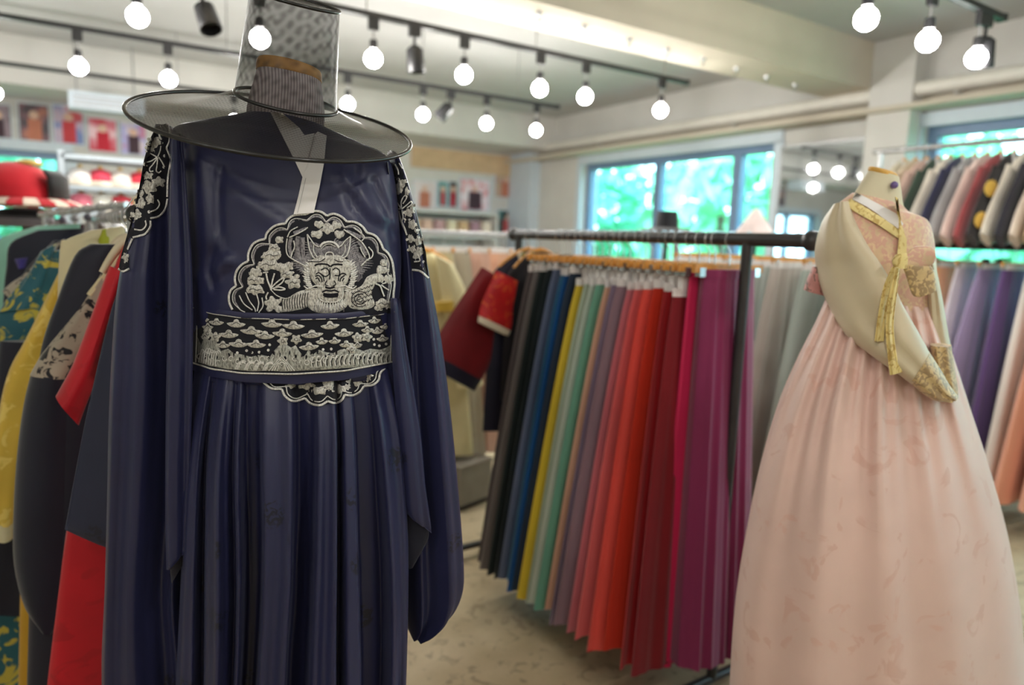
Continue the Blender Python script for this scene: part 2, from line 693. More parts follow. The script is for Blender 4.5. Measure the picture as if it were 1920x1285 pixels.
ORD = ['first', 'second', 'third', 'fourth', 'fifth', 'sixth', 'seventh', 'eighth', 'ninth', 'tenth', 'eleventh', 'twelfth']
Y1, Y2, Y3 = 4.66, 3.40, 1.6
track('long black lighting track along the middle of the ceiling, nearer to the big beam', -1.0, 3.50, Y2, (0.2, 1.3, 2.30, 3.30))
track('black lighting track farther back, running behind the black hat', -1.6, 3.38, Y1, (-0.6, 0.9, 2.2, 3.0))
track('short black lighting track at the upper right corner of the ceiling', 0.9, 3.60, Y3, (1.3, 3.0))
track('lighting track deep in the room over the picture wall', -2.2, 2.0, 6.0, (-1.2, 0.8))
for i, (px, py) in enumerate([(257, 8), (487, 50), (700, 97), (870, 137), (1012, 165), (1097, 181), (1238, 213)]):
    bulb(atY(px, py, Y2)[0], Y2, ZT, 'lit white globe bulb, %s from the left on the long middle ceiling track' % ORD[i])
for i, (px, py) in enumerate([(147, 115), (316, 138), (652, 190), (793, 213), (912, 232), (1005, 245)]):
    bulb(atY(px, py, Y1)[0], Y1, ZT, 'lit white globe bulb, %s from the left on the ceiling track behind the black hat' % ORD[i])
for i, (px, py) in enumerate([(1627, 8), (1742, 57), (1832, 97)]):
    bulb(atY(px, py, Y3)[0], Y3, ZT, 'lit white globe bulb, %s from the left on the short track above the pink gown' % ORD[i])
for i, x in enumerate((-0.33, 1.2)):
    bulb(x, 6.0, ZT, 'small distant globe bulb over the picture wall, %s' % ('near the left end' if i == 0 else 'behind the black hat'))
# unseen tracks of bulbs added behind the photographer to brighten the foreground
for j, yy in enumerate((0.1, -1.2)):
    track('%s added unseen lighting track behind the photographer' % ('nearer' if j == 0 else 'farther'), -1.8, 3.6, yy, (-1, 1.2, 3.2))
    for i, x in enumerate(((-1.7, -0.7, 0.5, 1.9, 3.0), (-1.2, 0.6, 2.0))[j]):
        bulb(x, yy, ZT, 'added unseen fill bulb on the %s track behind the photographer, %s from its left end' % ('nearer' if j == 0 else 'farther', ORD[i]))


def spot(x, y, tilt, yaw, label):
    t = empty('track_spotlight', (x, y, ZT), label, 'spotlight', 'black can spotlights on the tracks')
    obj('track_adapter', MB().box((x, y, ZT - 0.025), (0.06, 0.026, 0.05)), M_BLACK, t, False)
    obj('stem', MB().cyl((x, y, ZT - 0.045), (x, y, ZT - 0.09), 0.008, n=8), M_BLACK, t)
    ax = np.array([math.sin(tilt) * math.cos(yaw), math.sin(tilt) * math.sin(yaw), -math.cos(tilt)])
    c = np.array([x, y, ZT - 0.09])
    obj('can', MB().lathe([(0.02, 0.0), (0.042, 0.02), (0.048, 0.13), (0.042, 0.132), (0.036, 0.10), (0.001, 0.10)], c, 16, ax), M_BLACK, t)
    return t


spot(atY(777, 95, Y2)[0], Y2, 0.12, 0.3, 'black can spotlight on the long middle track, pointing down')
spot(atY(380, 12, Y2)[0], Y2, 0.5, -1.2, 'black can spotlight at the top edge, left of the black hat')
spot(atY(845, 205, Y1)[0], Y1, 0.7, 2.6, 'small black spotlight on the far track, tilted to one side')
spot(atY(1848, 60, Y3)[0], Y3, 0.3, 0.4, 'black spotlight beside the last globe bulb of the upper right track')


# ================================================================== CLOTHES RACKS
def rack(label, p0, p1, z, r, posts, mat, foot=0.5, knob=True, name='clothes_rack'):
    p0, p1 = np.array(p0, float), np.array(p1, float)
    d = (p1 - p0) / np.linalg.norm(p1 - p0)
    nrm = np.array([-d[1], d[0]])
    t = empty(name, (p0[0], p0[1], 0), label, 'clothes rack')
    obj('rail', MB().cyl((*p0, z), (*p1, z), r, n=14), mat, t)
    if knob:
        for p, s in ((p0, -1), (p1, 1)):
            obj('end_knob', MB().sphere((p[0] + d[0] * s * 0.01, p[1] + d[1] * s * 0.01, z), r * 1.45, 14, 10), M_DARK, t)
    L = np.linalg.norm(p1 - p0)
    for a in posts:
        q = p0 + d * a
        obj('post', MB().cyl((q[0], q[1], 0.05), (q[0], q[1], z), r * 0.85, n=12), mat, t)
        fb = MB().cyl((q[0] - nrm[0] * foot / 2, q[1] - nrm[1] * foot / 2, 0.05), (q[0] + nrm[0] * foot / 2, q[1] + nrm[1] * foot / 2, 0.05), r * 0.8, n=10)
        f = obj('foot', fb, mat, t)
        for s in (-1, 1):
            obj('caster', MB().cyl((q[0] + nrm[0] * foot / 2 * s - d[0] * 0.012, q[1] + nrm[1] * foot / 2 * s - d[1] * 0.012, 0.025),
                                   (q[0] + nrm[0] * foot / 2 * s + d[0] * 0.012, q[1] + nrm[1] * foot / 2 * s + d[1] * 0.012, 0.025), 0.025, n=12), M_BLACK, f)
    return t


def hanger(P, A, half, drop, label, group, r=0.019, wood=True, clips=True):
    """hook over the rail at P (rail axis centre), bar along A; 'drop' below the rail centre"""
    P = np.array(P, float)
    A = np.array(A, float)
    t = empty('clip_hanger' if clips else 'coat_hanger', P, label, 'hanger', group)
    h = [P + A * (r + 0.004) * math.cos(a) + np.array([0, 0, (r + 0.004) * math.sin(a)]) for a in np.linspace(-0.5, PI, 10)]
    h += [P + A * -(r + 0.004) + np.array([0, 0, -0.01]), P + np.array([0, 0, -r - 0.018]), P + np.array([0, 0, -drop])]
    obj('hook', MB().tube(h, 0.0022, 6), M_CHROME, t)
    N = np.array([-A[1], A[0], 0])
    if clips:
        c = P + np.array([0, 0, -drop])
        mb = MB()
        q = [c - A * half - N * 0.006, c + A * half - N * 0.006, c + A * half + N * 0.006, c - A * half + N * 0.006]
        mb.slab(q, (0, 0, -0.024))
        obj('bar', mb, M_WOOD if wood else M_CHROME, t, False)
        for s in (-1, 1):
            k = c + A * half * 0.8 * s + np.array([0, 0, -0.01])
            q = [k - A * 0.012 - N * 0.010, k + A * 0.012 - N * 0.010, k + A * 0.012 + N * 0.010, k - A * 0.012 + N * 0.010]
            obj('clip', MB().slab(q, (0, 0, -0.026)), M_CHROME, t, False)
    else:
        path = [P + A * half * s + np.array([0, 0, -drop - 0.075 * abs(s) ** 1.6]) for s in np.linspace(-1, 1, 13)]
        obj('shoulder_bar', MB().tube(path, [0.007 + 0.004 * (1 - abs(s)) for s in np.linspace(-1, 1, 13)], 8), plain('pale hanger wood', S(222, 208, 176), 0.5) if 'left rack' in (group or '') else M_WOOD, t)
    return t


def pleat_ring(c, A, hw, th, amp, waves, z, n=40):
    N = np.array([-A[1], A[0], 0])
    pts = []
    for side in (1, -1):
        for i in range(n):
            s = -1 + 2 * i / (n - 1) if side > 0 else 1 - 2 * i / (n - 1)
            y = th * (1 - abs(s) ** 4) ** 0.5 * side
            ph = sum(a * math.sin(f * s + p) for a, f, p in waves)
            y += amp * ph * (1 if side > 0 else 0.7)
            x = s * hw + amp * 0.25 * math.sin(3 * f0(waves) * s)
            pts.append(np.array([c[0], c[1], 0]) + A * x + N * y + np.array([0, 0, z]))
    return pts


def f0(wv):
    return wv[0][1] * 0.33


def skirt(P, A, mat, label, group, ztop, zbot, hw0, hw1, th=0.017, seed=0, shift=0.0, straps=True, drop=0.075, hlabel=None, r=0.019, wood=True, power=0.85, band=None, amp=0.013, lean=0.0):
    """pleated wrap skirt hung by its white straps from a clip hanger over the rail"""
    rr = random.Random(seed)
    P = np.array(P, float)
    A = np.array(A, float)
    t = empty('wrap_skirt', (P[0], P[1], ztop), label, 'skirt', group)
    wv = [(0.6, rr.uniform(15, 20), rr.uniform(0, 6)), (0.45, rr.uniform(26, 34), rr.uniform(0, 6)), (0.4, rr.uniform(6, 9), rr.uniform(0, 6))]
    rings = []
    for i in range(15):
        u = i / 14
        hw = hw0 + (hw1 - hw0) * u ** power
        z = ztop + (zbot - ztop) * u
        c = P + A * shift * u + np.array([-A[1], A[0], 0]) * lean * u
        rings.append(pleat_ring(c, A, hw, th * (0.55 + 0.45 * u), amp * (0.25 + 0.75 * u), wv, z))
    obj('skirt_body', MB().loft(rings), mat, t)
    wb = [pleat_ring(P, A, hw0 * 1.01, th * 0.6, 0.003, wv, z) for z in (ztop + 0.022, ztop - 0.004)]
    obj('waistband', MB().loft(wb), band or M_WHITE, t)
    if straps:
        N = np.array([-A[1], A[0], 0])
        for s in (-1, 1):
            a = P + A * hw0 * 0.62 * s
            mb = MB()
            q = [np.array([a[0], a[1], 0]) + A * x + N * y for x, y in ((-0.026, -0.010), (0.026, -0.010), (0.026, 0.010), (-0.026, 0.010))]
            ringsS = [[p + np.array([0, 0, z]) for p in q] for z in (P[2] - drop - 0.012, ztop + 0.05, ztop + 0.012)]
            obj('strap', mb.loft(ringsS), M_WHITE, t)
    hanger(P, A, 0.15, drop, hlabel or 'clip hanger holding the ' + label.split(',')[0], 'clip hangers on the rails', r, wood)
    return t


AX = np.array([1.0, 0, 0])
XR, ZR = 1.66, 1.425
rack('dark steel clothes rack with the row of coloured skirts, ending beside the pink gown', (XR, 1.135), (XR, 2.56), ZR, 0.019, (0.195, 1.395), M_DARK, 0.55)
SK = [('charcoal grey', (96, 86, 86), 1.0), ('ash grey', (112, 104, 101), 1.0), ('black-green', (30, 42, 42), 1.0), ('deep bottle green', (24, 37, 38), .9),
      ('slate blue', (92, 102, 128), .8), ('teal blue', (58, 122, 152), .9), ('strong blue', (0, 84, 150), 1.1), ('dark ink blue', (14, 38, 62), .5),
      ('mustard yellow', (216, 186, 48), 1.1), ('pale sage', (176, 190, 168), .8), ('pale grey-mint', (192, 197, 184), .9), ('mint green', (112, 172, 148), .9),
      ('pale peach', (228, 180, 148), .9), ('greyed lilac', (156, 136, 158), 1.0), ('dusty mauve', (146, 120, 132), .7), ('dusty pink', (208, 122, 132), .9),
      ('rose pink', (224, 104, 104), .9), ('coral', (240, 88, 76), 1.1), ('orange red', (200, 46, 20), 1.1), ('scarlet', (172, 20, 28), 1.0),
      ('dark crimson', (126, 6, 22), 1.0), ('crimson pink', (194, 24, 78), 0.9), ('plum magenta', (132, 36, 84), 1.0)]
tot = sum(s[2] for s in SK)
yy = 2.25
GS = 'wrap skirts hung side by side on the dark steel rack'
for i, (nm, c, wgt) in enumerate(SK):
    step = wgt / tot * 0.885
    y = yy - step / 2
    yy -= step
    big = i >= 21
    y = 1.44 if i == 21 else (1.395 if i == 22 else y)
    u = i / (len(SK) - 1)
    nxt = ', between the %s and the %s ones' % (SK[i - 1][0], SK[i + 1][0]) if 0 < i < len(SK) - 1 else (', farthest of the row' if i == 0 else ', nearest of the row beside the rack post')
    skirt((XR + rnd.uniform(-.008, .008), y, ZR), AX, cloth('skirt cloth ' + nm, S(*c), 0.55, 0.1, 6, sheen=0.3, stretch=(1, 1, 0.4), weave=300, bump=0.08),
          nm + ' pleated skirt' + nxt, GS, ztop=1.262 + rnd.uniform(-.01, .012) + (0.06 if big else 0) + (0.03 if i < 8 else 0), zbot=0.13 + rnd.uniform(-.015, .02) - (0.03 if i == 21 else 0),
          hw0=0.105 if big else 0.145, hw1=(0.17, 0.15)[i - 21] if big else 0.345 + rnd.uniform(-.008, .008) - max(0, i - 16) * 0.016, lean=(-0.03, -0.05)[i - 21] if big else -max(0, i - 12) * 0.0085, th=(0.02, 0.06)[i - 21] if big else 0.014, seed=i, straps=i < 21, band=None if i < 21 else cloth('skirt cloth ' + nm, S(*c)))


def jacket(P, A, body, label, group, length=0.5, hs=0.19, hem=0.23, reach=0.13, sdrop=0.45, sw0=0.17, sw1=0.15, th=0.026, sleeve=None, cuff=None, collar=None, seed=0, hang=True, r=0.016, cat='jacket', name='short_jacket', ribbon=None):
    """short wrap jacket on a hanger: body, two drooping sleeves, collar strip"""
    rr = random.Random(seed)
    P = np.array(P, float)
    A = np.array(A, float)
    N = np.array([-A[1], A[0], 0])
    Zv = np.array([0, 0, 1.0])
    zs = P[2] - 0.07
    t = empty(name, (P[0], P[1], zs), label, cat, group)
    sleeve = sleeve or body

    def ring(cx, z, hw, tk, wob=0.0):
        pts = []
        for j in range(28):
            a = 2 * PI * j / 28
            x = math.copysign(abs(math.cos(a)) ** 0.7, math.cos(a)) * hw
            y = math.copysign(abs(math.sin(a)) ** 0.8, math.sin(a)) * tk + wob * math.sin(5 * a + seed)
            pts.append(np.array([P[0], P[1], z]) + A * (cx + x) + N * y)
        return pts
    lv = [(0.0, 0.05, 0.5), (-0.02, 0.085, 0.8), (-0.05, hs * 0.78, 0.95), (-0.085, hs, 1), (-0.18, hs * 0.97, 1), (-0.3, (hs + hem) / 2, 1.0), (-length, hem, 1.1)]
    obj('body', MB().loft([ring(0, zs + z, hw, th * k, 0.004) for z, hw, k in lv]), body, t)
    for s in (-1, 1):
        a0 = np.array([hs * 0.82 * s, -0.115])
        a1 = np.array([(hs + reach) * s, -sdrop + rr.uniform(-.02, .02)])
        d = a1 - a0
        L = np.linalg.norm(d)
        d /= L
        pn = np.array([d[1], -d[0]]) * s
        rings, cuffr = [], []
        for i in range(9):
            u = i / 8
            c = a0 + d * L * u
            wd = (sw0 + (sw1 - sw0) * u + 0.03 * math.sin(PI * u)) * 0.5
            rg = []
            for j in range(16):
                b = 2 * PI * j / 16
                q = c + pn * wd * math.cos(b) + np.array([0, -0.01 * math.sin(PI * u)])
                rg.append(np.array([P[0], P[1], zs]) + A * q[0] + Zv * q[1] + N * (math.sin(b) * th * 0.75 + 0.003 * math.sin(7 * u + b)))
            rings.append(rg)
        obj('sleeve', MB().loft(rings[:8] if cuff else rings), sleeve, t)
        if cuff:
            obj('cuff', MB().loft(rings[7:]), cuff, t)
    if collar:
        for s in (-1, 1):
            mb = MB()
            f = [np.array([P[0], P[1], zs]) + A * x + Zv * z + N * (sgn * (th * 0.9 + 0.006)) for sgn in (1,) for x, z in ((0.055 * s, 0.0), (0.075 * s, -0.01), (0.012 * s + 0.02, -0.2), (-0.012 * s + 0.0, -0.2))]
            obj('collar_strip', mb.slab(f, N * 0.004), collar, t, False)
            f = [p - N * 2 * (th * 0.9 + 0.006) for p in f]
            obj('collar_strip', MB().slab(f, N * 0.004), collar, t, False)
    if ribbon:
        for k in range(2):
            x0 = 0.01 + 0.03 * k
            f = [np.array([P[0], P[1], zs]) + A * x + Zv * z - N * (th + 0.012) for x, z in ((x0, -0.2), (x0 + 0.025, -0.2), (x0 + 0.03, -0.48 + 0.06 * k), (x0 + 0.005, -0.49 + 0.06 * k))]
            obj('ribbon', MB().slab(f, N * 0.003), ribbon, t, False)
    if hang:
        hanger(P, A, hs * (0.85 if 'far end' in (group or '') else 0.3), 0.06, 'coat hanger under the ' + label.split(',')[0], 'coat hangers inside the jackets', r, True, False)
    return t


# jackets at the far end of the skirt rack
red_bro = cloth('red brocade', S(196, 28, 30), 0.4, 0.2, 20, accent=S(220, 90, 40), acc_scale=26)
mar = cloth('maroon satin', S(124, 22, 30), 0.45, 0.15, 8)
navyc = cloth('navy hem cloth', S(28, 28, 48), 0.5, 0.15)
jacket((XR - 0.02, 2.42, ZR), AX, navyc, 'navy jacket with maroon wide sleeves hanging past the grey skirts', 'jackets at the far end of the skirt rack', length=0.75, hs=0.17, hem=0.2, reach=0.19, sdrop=0.50, sw0=0.2, sw1=0.27, sleeve=mar, cuff=navyc, collar=M_CREAM, seed=3)
jacket((XR - 0.02, 2.335, ZR), AX, cloth('black velvet', S(24, 22, 28), 0.8, 0.2), 'black jacket with red brocade sleeve tops and beige cuffs, next to the grey skirts', 'jackets at the far end of the skirt rack', length=0.6, hs=0.15, hem=0.17, reach=0.06, sdrop=0.30, sw0=0.19, sw1=0.17, sleeve=red_bro, cuff=M_CREAM, collar=cloth('olive collar', S(140, 130, 50)), seed=4, ribbon=M_WHITE)

# rack with pale skirts behind the pink gown
rack('grey clothes rack behind the pink gown with pale mint skirts', (2.5, 1.32), (2.5, 2.5), 1.45, 0.017, (0.06, 1.1), M_STEEL, 0.5)
mint2 = cloth('pale mint gauze', S(176, 188, 180), 0.7, 0.08, 5, stretch=(1, 1, .3))
for i, (y, c, nm) in enumerate([(2.28, (196, 200, 190), 'pale pearl'), (2.14, (186, 178, 172), 'pale taupe'), (2.0, (170, 186, 178), 'pale mint'), (1.88, (182, 192, 186), 'pale mist'), (1.76, (196, 186, 178), 'pale sand'), (1.62, (176, 190, 182), 'pale celadon'), (1.5, (205, 190, 185), 'pale blush')]):
    skirt((2.5, y, 1.45), AX, cloth('skirt cloth ' + nm, S(*c), 0.7, 0.08, 5, stretch=(1, 1, .3)), nm + ' gauze skirt, %s from the back behind the pink gown' % ORD[i], 'pale skirts behind the pink gown', 1.33, 0.25, 0.15, 0.33, th=0.025, seed=50 + i, straps=False, drop=0.08, r=0.017)

# two-level rack along the window wall, right
XD = 4.2
rd = rack('dark two-level rack by the right window, short jackets above and gowns below', (XD, 0.4), (XD, 2.62), 1.455, 0.02, (0.1, 2.1), M_DARK, 0.5)
obj('upper_rail', MB().cyl((XD + 0.02, 0.4, 2.01), (XD + 0.02, 2.5, 2.01), 0.016, n=12), M_STEEL, rd)
for y_ in (0.5, 2.45):
    obj('upper_post', MB().cyl((XD, y_, 1.45), (XD + 0.02, y_, 2.01), 0.014, n=10), M_STEEL, rd)
gold = plain('gold embroidery', S(214, 176, 84), 0.4, 0.3)
UJ = [('cream linen', (196, 186, 162)), ('warm beige', (196, 178, 152)), ('blush beige', (198, 166, 152)), ('dark green', (44, 62, 50)), ('ivory', (214, 204, 188)), ('midnight navy', (40, 40, 68)),
      ('grey silver', (150, 148, 148)), ('pale shell pink', (208, 184, 174)), ('faded rose red', (150, 66, 68)), ('black', (28, 24, 26)), ('bone white', (210, 200, 184)), ('ink black', (26, 24, 38)),
      ('oyster', (206, 192, 178)), ('tan', (198, 170, 134)), ('soft yellow', (204, 198, 140)), ('olive gold', (188, 168, 84)), ('peach cream', (216, 192, 166)), ('lemon cream', (212, 206, 158)), ('rose cream', (214, 190, 172)), ('light olive', (170, 168, 120))]
for i, (nm, c) in enumerate(UJ):
    y = 2.30 - 0.063 * i
    j = jacket((XD + 0.02, y, 2.01), AX, cloth('jacket cloth ' + nm, S(*c), 0.6, 0.1), nm + ' short jacket, %s from the far end of the upper right rail' % (ORD[i] if i < 12 else 'number %d' % (i + 1)), 'short jackets on the upper rail by the right window',
               length=0.46, hs=0.17, hem=0.19, reach=0.17, sdrop=0.46, sw0=0.16, sw1=0.13, th=0.022, collar=M_WHITE if i % 3 == 0 else None, seed=i)
    if nm == 'black':
        for (sx, sz) in ((-0.26, -0.2), (-0.32, -0.36)):
            p = np.array([XD + sx, y - 0.03, 1.94 + sz])
            obj('gold_roundel', MB().lathe([(0.001, 0), (0.04, 0), (0.042, 0.004), (0.03, 0.008), (0.001, 0.008)], p, 16, (-0.3, -1, 0)), gold, j)
    if nm == 'tan':
        p = np.array([XD - 0.2, y - 0.028, 1.75])
        obj('red_knot', MB().sphere(p, 0.018, 10, 8), red_bro, j)
LS = [('pale sage gauze', (170, 184, 170), .3), ('warm sand', (206, 188, 166), .3), ('soft grey', (176, 180, 178), .32), ('light peach', (232, 186, 156), .36), ('apricot', (232, 172, 132), .38), ('pearl lilac', (206, 196, 206), .36), ('lilac', (150, 134, 172), .46),
      ('deep violet', (92, 66, 118), .3), ('white organza', (226, 220, 214), .34), ('salmon', (222, 154, 126), .44), ('pale coral', (228, 168, 142), .42), ('cream rose', (224, 196, 180), .4)]
for i, (nm, c, hw) in enumerate(LS):
    y = 2.42 - 0.11 * i
    skirt((XD, y, 1.455), AX, cloth('skirt cloth ' + nm, S(*c), 0.7, 0.08, 5, stretch=(1, 1, .3)), nm + ' gown skirt, %s from the far end of the lower right rail' % ORD[i], 'gown skirts on the lower rail by the right window', 1.34, 0.2, 0.12, hw, th=0.04, seed=80 + i, straps=i % 3 == 0, drop=0.08, r=0.02, power=0.8)

# rack at the back, parallel to the far wall
A45 = np.array([math.cos(-0.15), math.sin(-0.15), 0])
AYv = np.array([0.75, -0.66, 0])
rack('thin grey clothes rack across the aisle behind the navy robe', (0.9, 3.35), (2.32, 3.35), 1.43, 0.010, (0.06, 1.36), M_STEEL, 0.5, False)
BK = [('faded mauve', (150, 110, 118), 1.28), ('olive yellow', (186, 174, 104), 1.50), ('pale straw', (200, 188, 150), 1.62), ('stone', (186, 176, 156), 1.72), ('light rose', (220, 178, 158), 1.84), ('peach', (226, 180, 150), 1.98), ('apricot pink', (228, 190, 168), 2.1), ('dull plum', (110, 66, 80), 2.2)]
for i, (nm, c, x) in enumerate(BK):
    skirt((x, 3.35, 1.43), AYv, cloth('skirt cloth ' + nm, S(*c), 0.7, 0.08, 5, stretch=(1, 1, .3)), nm + ' gown, %s from the left on the thin rack behind the navy robe' % ORD[i], 'gowns on the thin rack behind the navy robe', 1.33, 0.22 if i != 7 else 0.6, 0.14, 0.26, th=0.035, seed=120 + i, straps=False, drop=0.08, r=0.010)


# ================================================================== HELPERS FOR TRACED CLOTH (real planes, real thickness)
def interp_levels(lv, sub=5):
    """levels [(xl, yl, xr, yr, *extra)] -> smooth list"""
    return [tuple(q) for q in catmull([np.array(l, float) for l in lv], sub)]


def knots(kn):
    xs, ys = [k[0] for k in kn], [k[1] for k in kn]

    def f(u):
        if u <= xs[0]:
            return ys[0]
        for i in range(len(xs) - 1):
            if u <= xs[i + 1]:
                t = (u - xs[i]) / (xs[i + 1] - xs[i])
                t = (1 - math.cos(PI * t)) / 2
                return ys[i] + (ys[i + 1] - ys[i]) * t
        return ys[-1]
    return f


def cloth_loft(mb, levels, plane, th, nrm, sub=4, n=28, fold=None, amp=None, exp=0.9, wob=0.0, seed=0.0):
    """closed flattened tube through level chords traced on a real plane; 'th' half thickness along nrm"""
    lv = interp_levels(levels, sub)
    nrm = np.array(nrm, float)
    rings = []
    N = len(lv)
    for i, l in enumerate(lv):
        u = i / max(1, N - 1)
        PL, PR = plane(l[0], l[1]), plane(l[2], l[3])
        c, a = (PL + PR) / 2, (PR - PL) / 2
        t = th(u) if callable(th) else th
        am = (amp(u) if callable(amp) else amp) if amp is not None else 0.0
        rg = []
        for j in range(n):
            q = 2 * PI * j / n
            x = math.copysign(abs(math.cos(q)) ** exp, math.cos(q))
            y = math.copysign(abs(math.sin(q)) ** exp, math.sin(q)) * t
            off = am * fold(x) * abs(math.sin(q)) ** 0.35 * (1 if math.sin(q) >= 0 else -1) if fold else 0.0
            off += wob * math.sin(4 * x + seed + 2.5 * u) * (1 if math.sin(q) >= 0 else -1)
            rg.append(c + a * x + nrm * (y + off))
        rings.append(rg)
    mb.loft(rings)
    return rings


def PY(Y):
    return lambda px, py: atY(px, py, Y)


def PD(d):
    return lambda px, py: at(px, py, d)


def S4(rows):                                                  # rows (y, xl, xr)
    return [(a, y, b, y) for y, a, b in rows]


class Emb:
    """raised stitching laid on a cloth surface"""

    def __init__(s, bvhs, d):
        s.b, s.d, s.mb = bvhs, d, MB()

    def P(s, px, py, off):
        r = Vector(ray(px, py)).normalized()
        best = None
        for b in s.b:
            h = b.ray_cast(Vector(C0), r)
            if h[0] is not None and (best is None or h[3] < best):
                best = h[3]
        if best is None:
            best = (Vector(at(px, py, s.d)) - Vector(C0)).length
        return np.array(Vector(C0) + r * (best - off))

    def stroke(s, pts, w, h=0.0016, base=0.0012, smooth=True, closed=False, taper=False):
        p = catmull(pts, 5, closed) if smooth else [np.array(q, float) for q in pts]
        n = len(p)
        v, f = [], []
        for i in range(n):
            a = p[(i - 1) % n] if closed or i > 0 else p[0]
            b = p[(i + 1) % n] if closed or i < n - 1 else p[-1]
            t = b - a
            t = t / (np.linalg.norm(t) + 1e-9)
            q = np.array([-t[1], t[0]]) * w / 2
            if taper:
                q = q * (0.25 + 0.75 * math.sin(PI * (0.15 + 0.85 * i / max(1, n - 1))))
            v += [s.P(*(p[i] - q), base - 0.001), s.P(*(p[i] - q * .8), base + h * .7), s.P(*p[i], base + h), s.P(*(p[i] + q * .8), base + h * .7), s.P(*(p[i] + q), base - 0.001)]
        for i in range(n if closed else n - 1):
            k = (i + 1) % n
            for j in range(4):
                f.append((i * 5 + j, i * 5 + j + 1, k * 5 + j + 1, k * 5 + j))
        s.mb.add(v, f)
        return s

    def fill(s, poly, h=0.0014, base=0.0008, step=6.0, smooth=True, dome=True):
        p = catmull(poly, 4, True) if smooth else [np.array(q, float) for q in poly]
        pts = [Vector((q[0], q[1])) for q in p]
        n0 = len(pts)
        A = np.array([[q[0], q[1]] for q in p])
        lo, hi = A.min(0), A.max(0)
        B = np.roll(A, -1, 0)
        for gx in np.arange(lo[0] + step / 2, hi[0], step):
            for gy in np.arange(lo[1] + step / 2, hi[1], step):
                inside = False
                for (x1, y1), (x2, y2) in zip(A, B):
                    if (y1 > gy) != (y2 > gy) and gx < (x2 - x1) * (gy - y1) / (y2 - y1) + x1:
                        inside = not inside
                if inside and np.min(np.hypot(A[:, 0] - gx, A[:, 1] - gy)) > step * 0.45:
                    pts.append(Vector((gx, gy)))
        r = delaunay_2d_cdt(pts, [(i, (i + 1) % n0) for i in range(n0)], [], 1, 1e-4)
        V, F, orig = r[0], r[2], r[3]
        v = []
        for i, q in enumerate(V):
            dd = np.min(np.hypot(A[:, 0] - q[0], A[:, 1] - q[1]))
            k = min(1.0, dd / (step * 0.6)) if dome else 1.0
            v.append(s.P(q[0], q[1], base + h * k))
        o = len(v)
        rim = [s.P(q[0], q[1], base - 0.002) for q in p]
        s.mb.add(v, F)
        # side wall
        top = [s.P(q[0], q[1], base + (0 if dome else h)) for q in p]
        m = len(p)
        s.mb.add(top + rim, [(i, (i + 1) % m, m + (i + 1) % m, m + i) for i in range(m)])
        return s


def bvh_of(mb):
    return BVHTree.FromPolygons([Vector(q) for q in mb.v], mb.f)


SILV = thread_mat('silver thread', S(212, 209, 199), S(128, 124, 117), 420)
SILG = thread_mat('dim silver thread', S(178, 178, 168), S(92, 91, 86), 380)
SILW = thread_mat('white silver cord', S(236, 234, 228), S(180, 178, 172), 500)
GREYT = thread_mat('grey thread', S(150, 146, 148), S(66, 64, 72), 520)
PATCH = cloth('black patch cloth', S(17, 18, 28), 0.75, 0.1, sheen=0.1)
BLKT = cloth('black stitching', S(20, 20, 28), 0.8, 0.1, sheen=0.0, bump=0)

# ================================================================== LEFT RACK OF ROBES
XLR = 0.13
rack('steel clothes rack of ceremonial robes at the left, behind the navy robe', (XLR, 1.62), (XLR, 3.6), 1.425, 0.014, (0.08, 1.9), M_STEEL, 0.5)
GL = 'robes on the left rack'
NY = np.array([0, -1.0, 0])
teal_bro = cloth('teal brocade', S(32, 92, 106), 0.5, 0.15, 10, accent=S(190, 176, 70), acc_scale=20, acc_at=0.58)
silver_bro = cloth('silver black brocade', S(176, 164, 146), 0.6, 0.12, 10, accent=S(24, 24, 30), acc_scale=38, acc_at=0.60)
navy_robe = cloth('navy robe wool', S(24, 27, 44), 0.55, 0.12, 7, sheen=0.3)
red_silk = cloth('red silk', S(196, 14, 34), 0.5, 0.12, 7, sheen=0.3, accent=S(182, 11, 30), acc_scale=11, acc_at=0.60)
yel = cloth('yellow damask', S(222, 184, 70), 0.55, 0.1, 8, accent=S(240, 210, 110), acc_scale=16)
creamy = cloth('cream silk', S(226, 214, 172), 0.6, 0.1)


def robe(label, Y, parts, collar=None, name='hanging_robe'):
    t = empty(name, (XLR, Y, 1.35), label, 'robe', GL)
    for i, (nm, lv, m, th) in enumerate(parts):
        mb = MB()
        cloth_loft(mb, lv, PY(Y), th, NY, sub=4, n=24, wob=0.004, seed=i + Y * 7)
        obj(nm, mb, m, t)
    hanger((XLR, Y, 1.425), AX, 0.06, 0.05, 'coat hanger under the ' + label.split(',')[0], 'coat hangers on the left rack', 0.014, True, False)
    return t


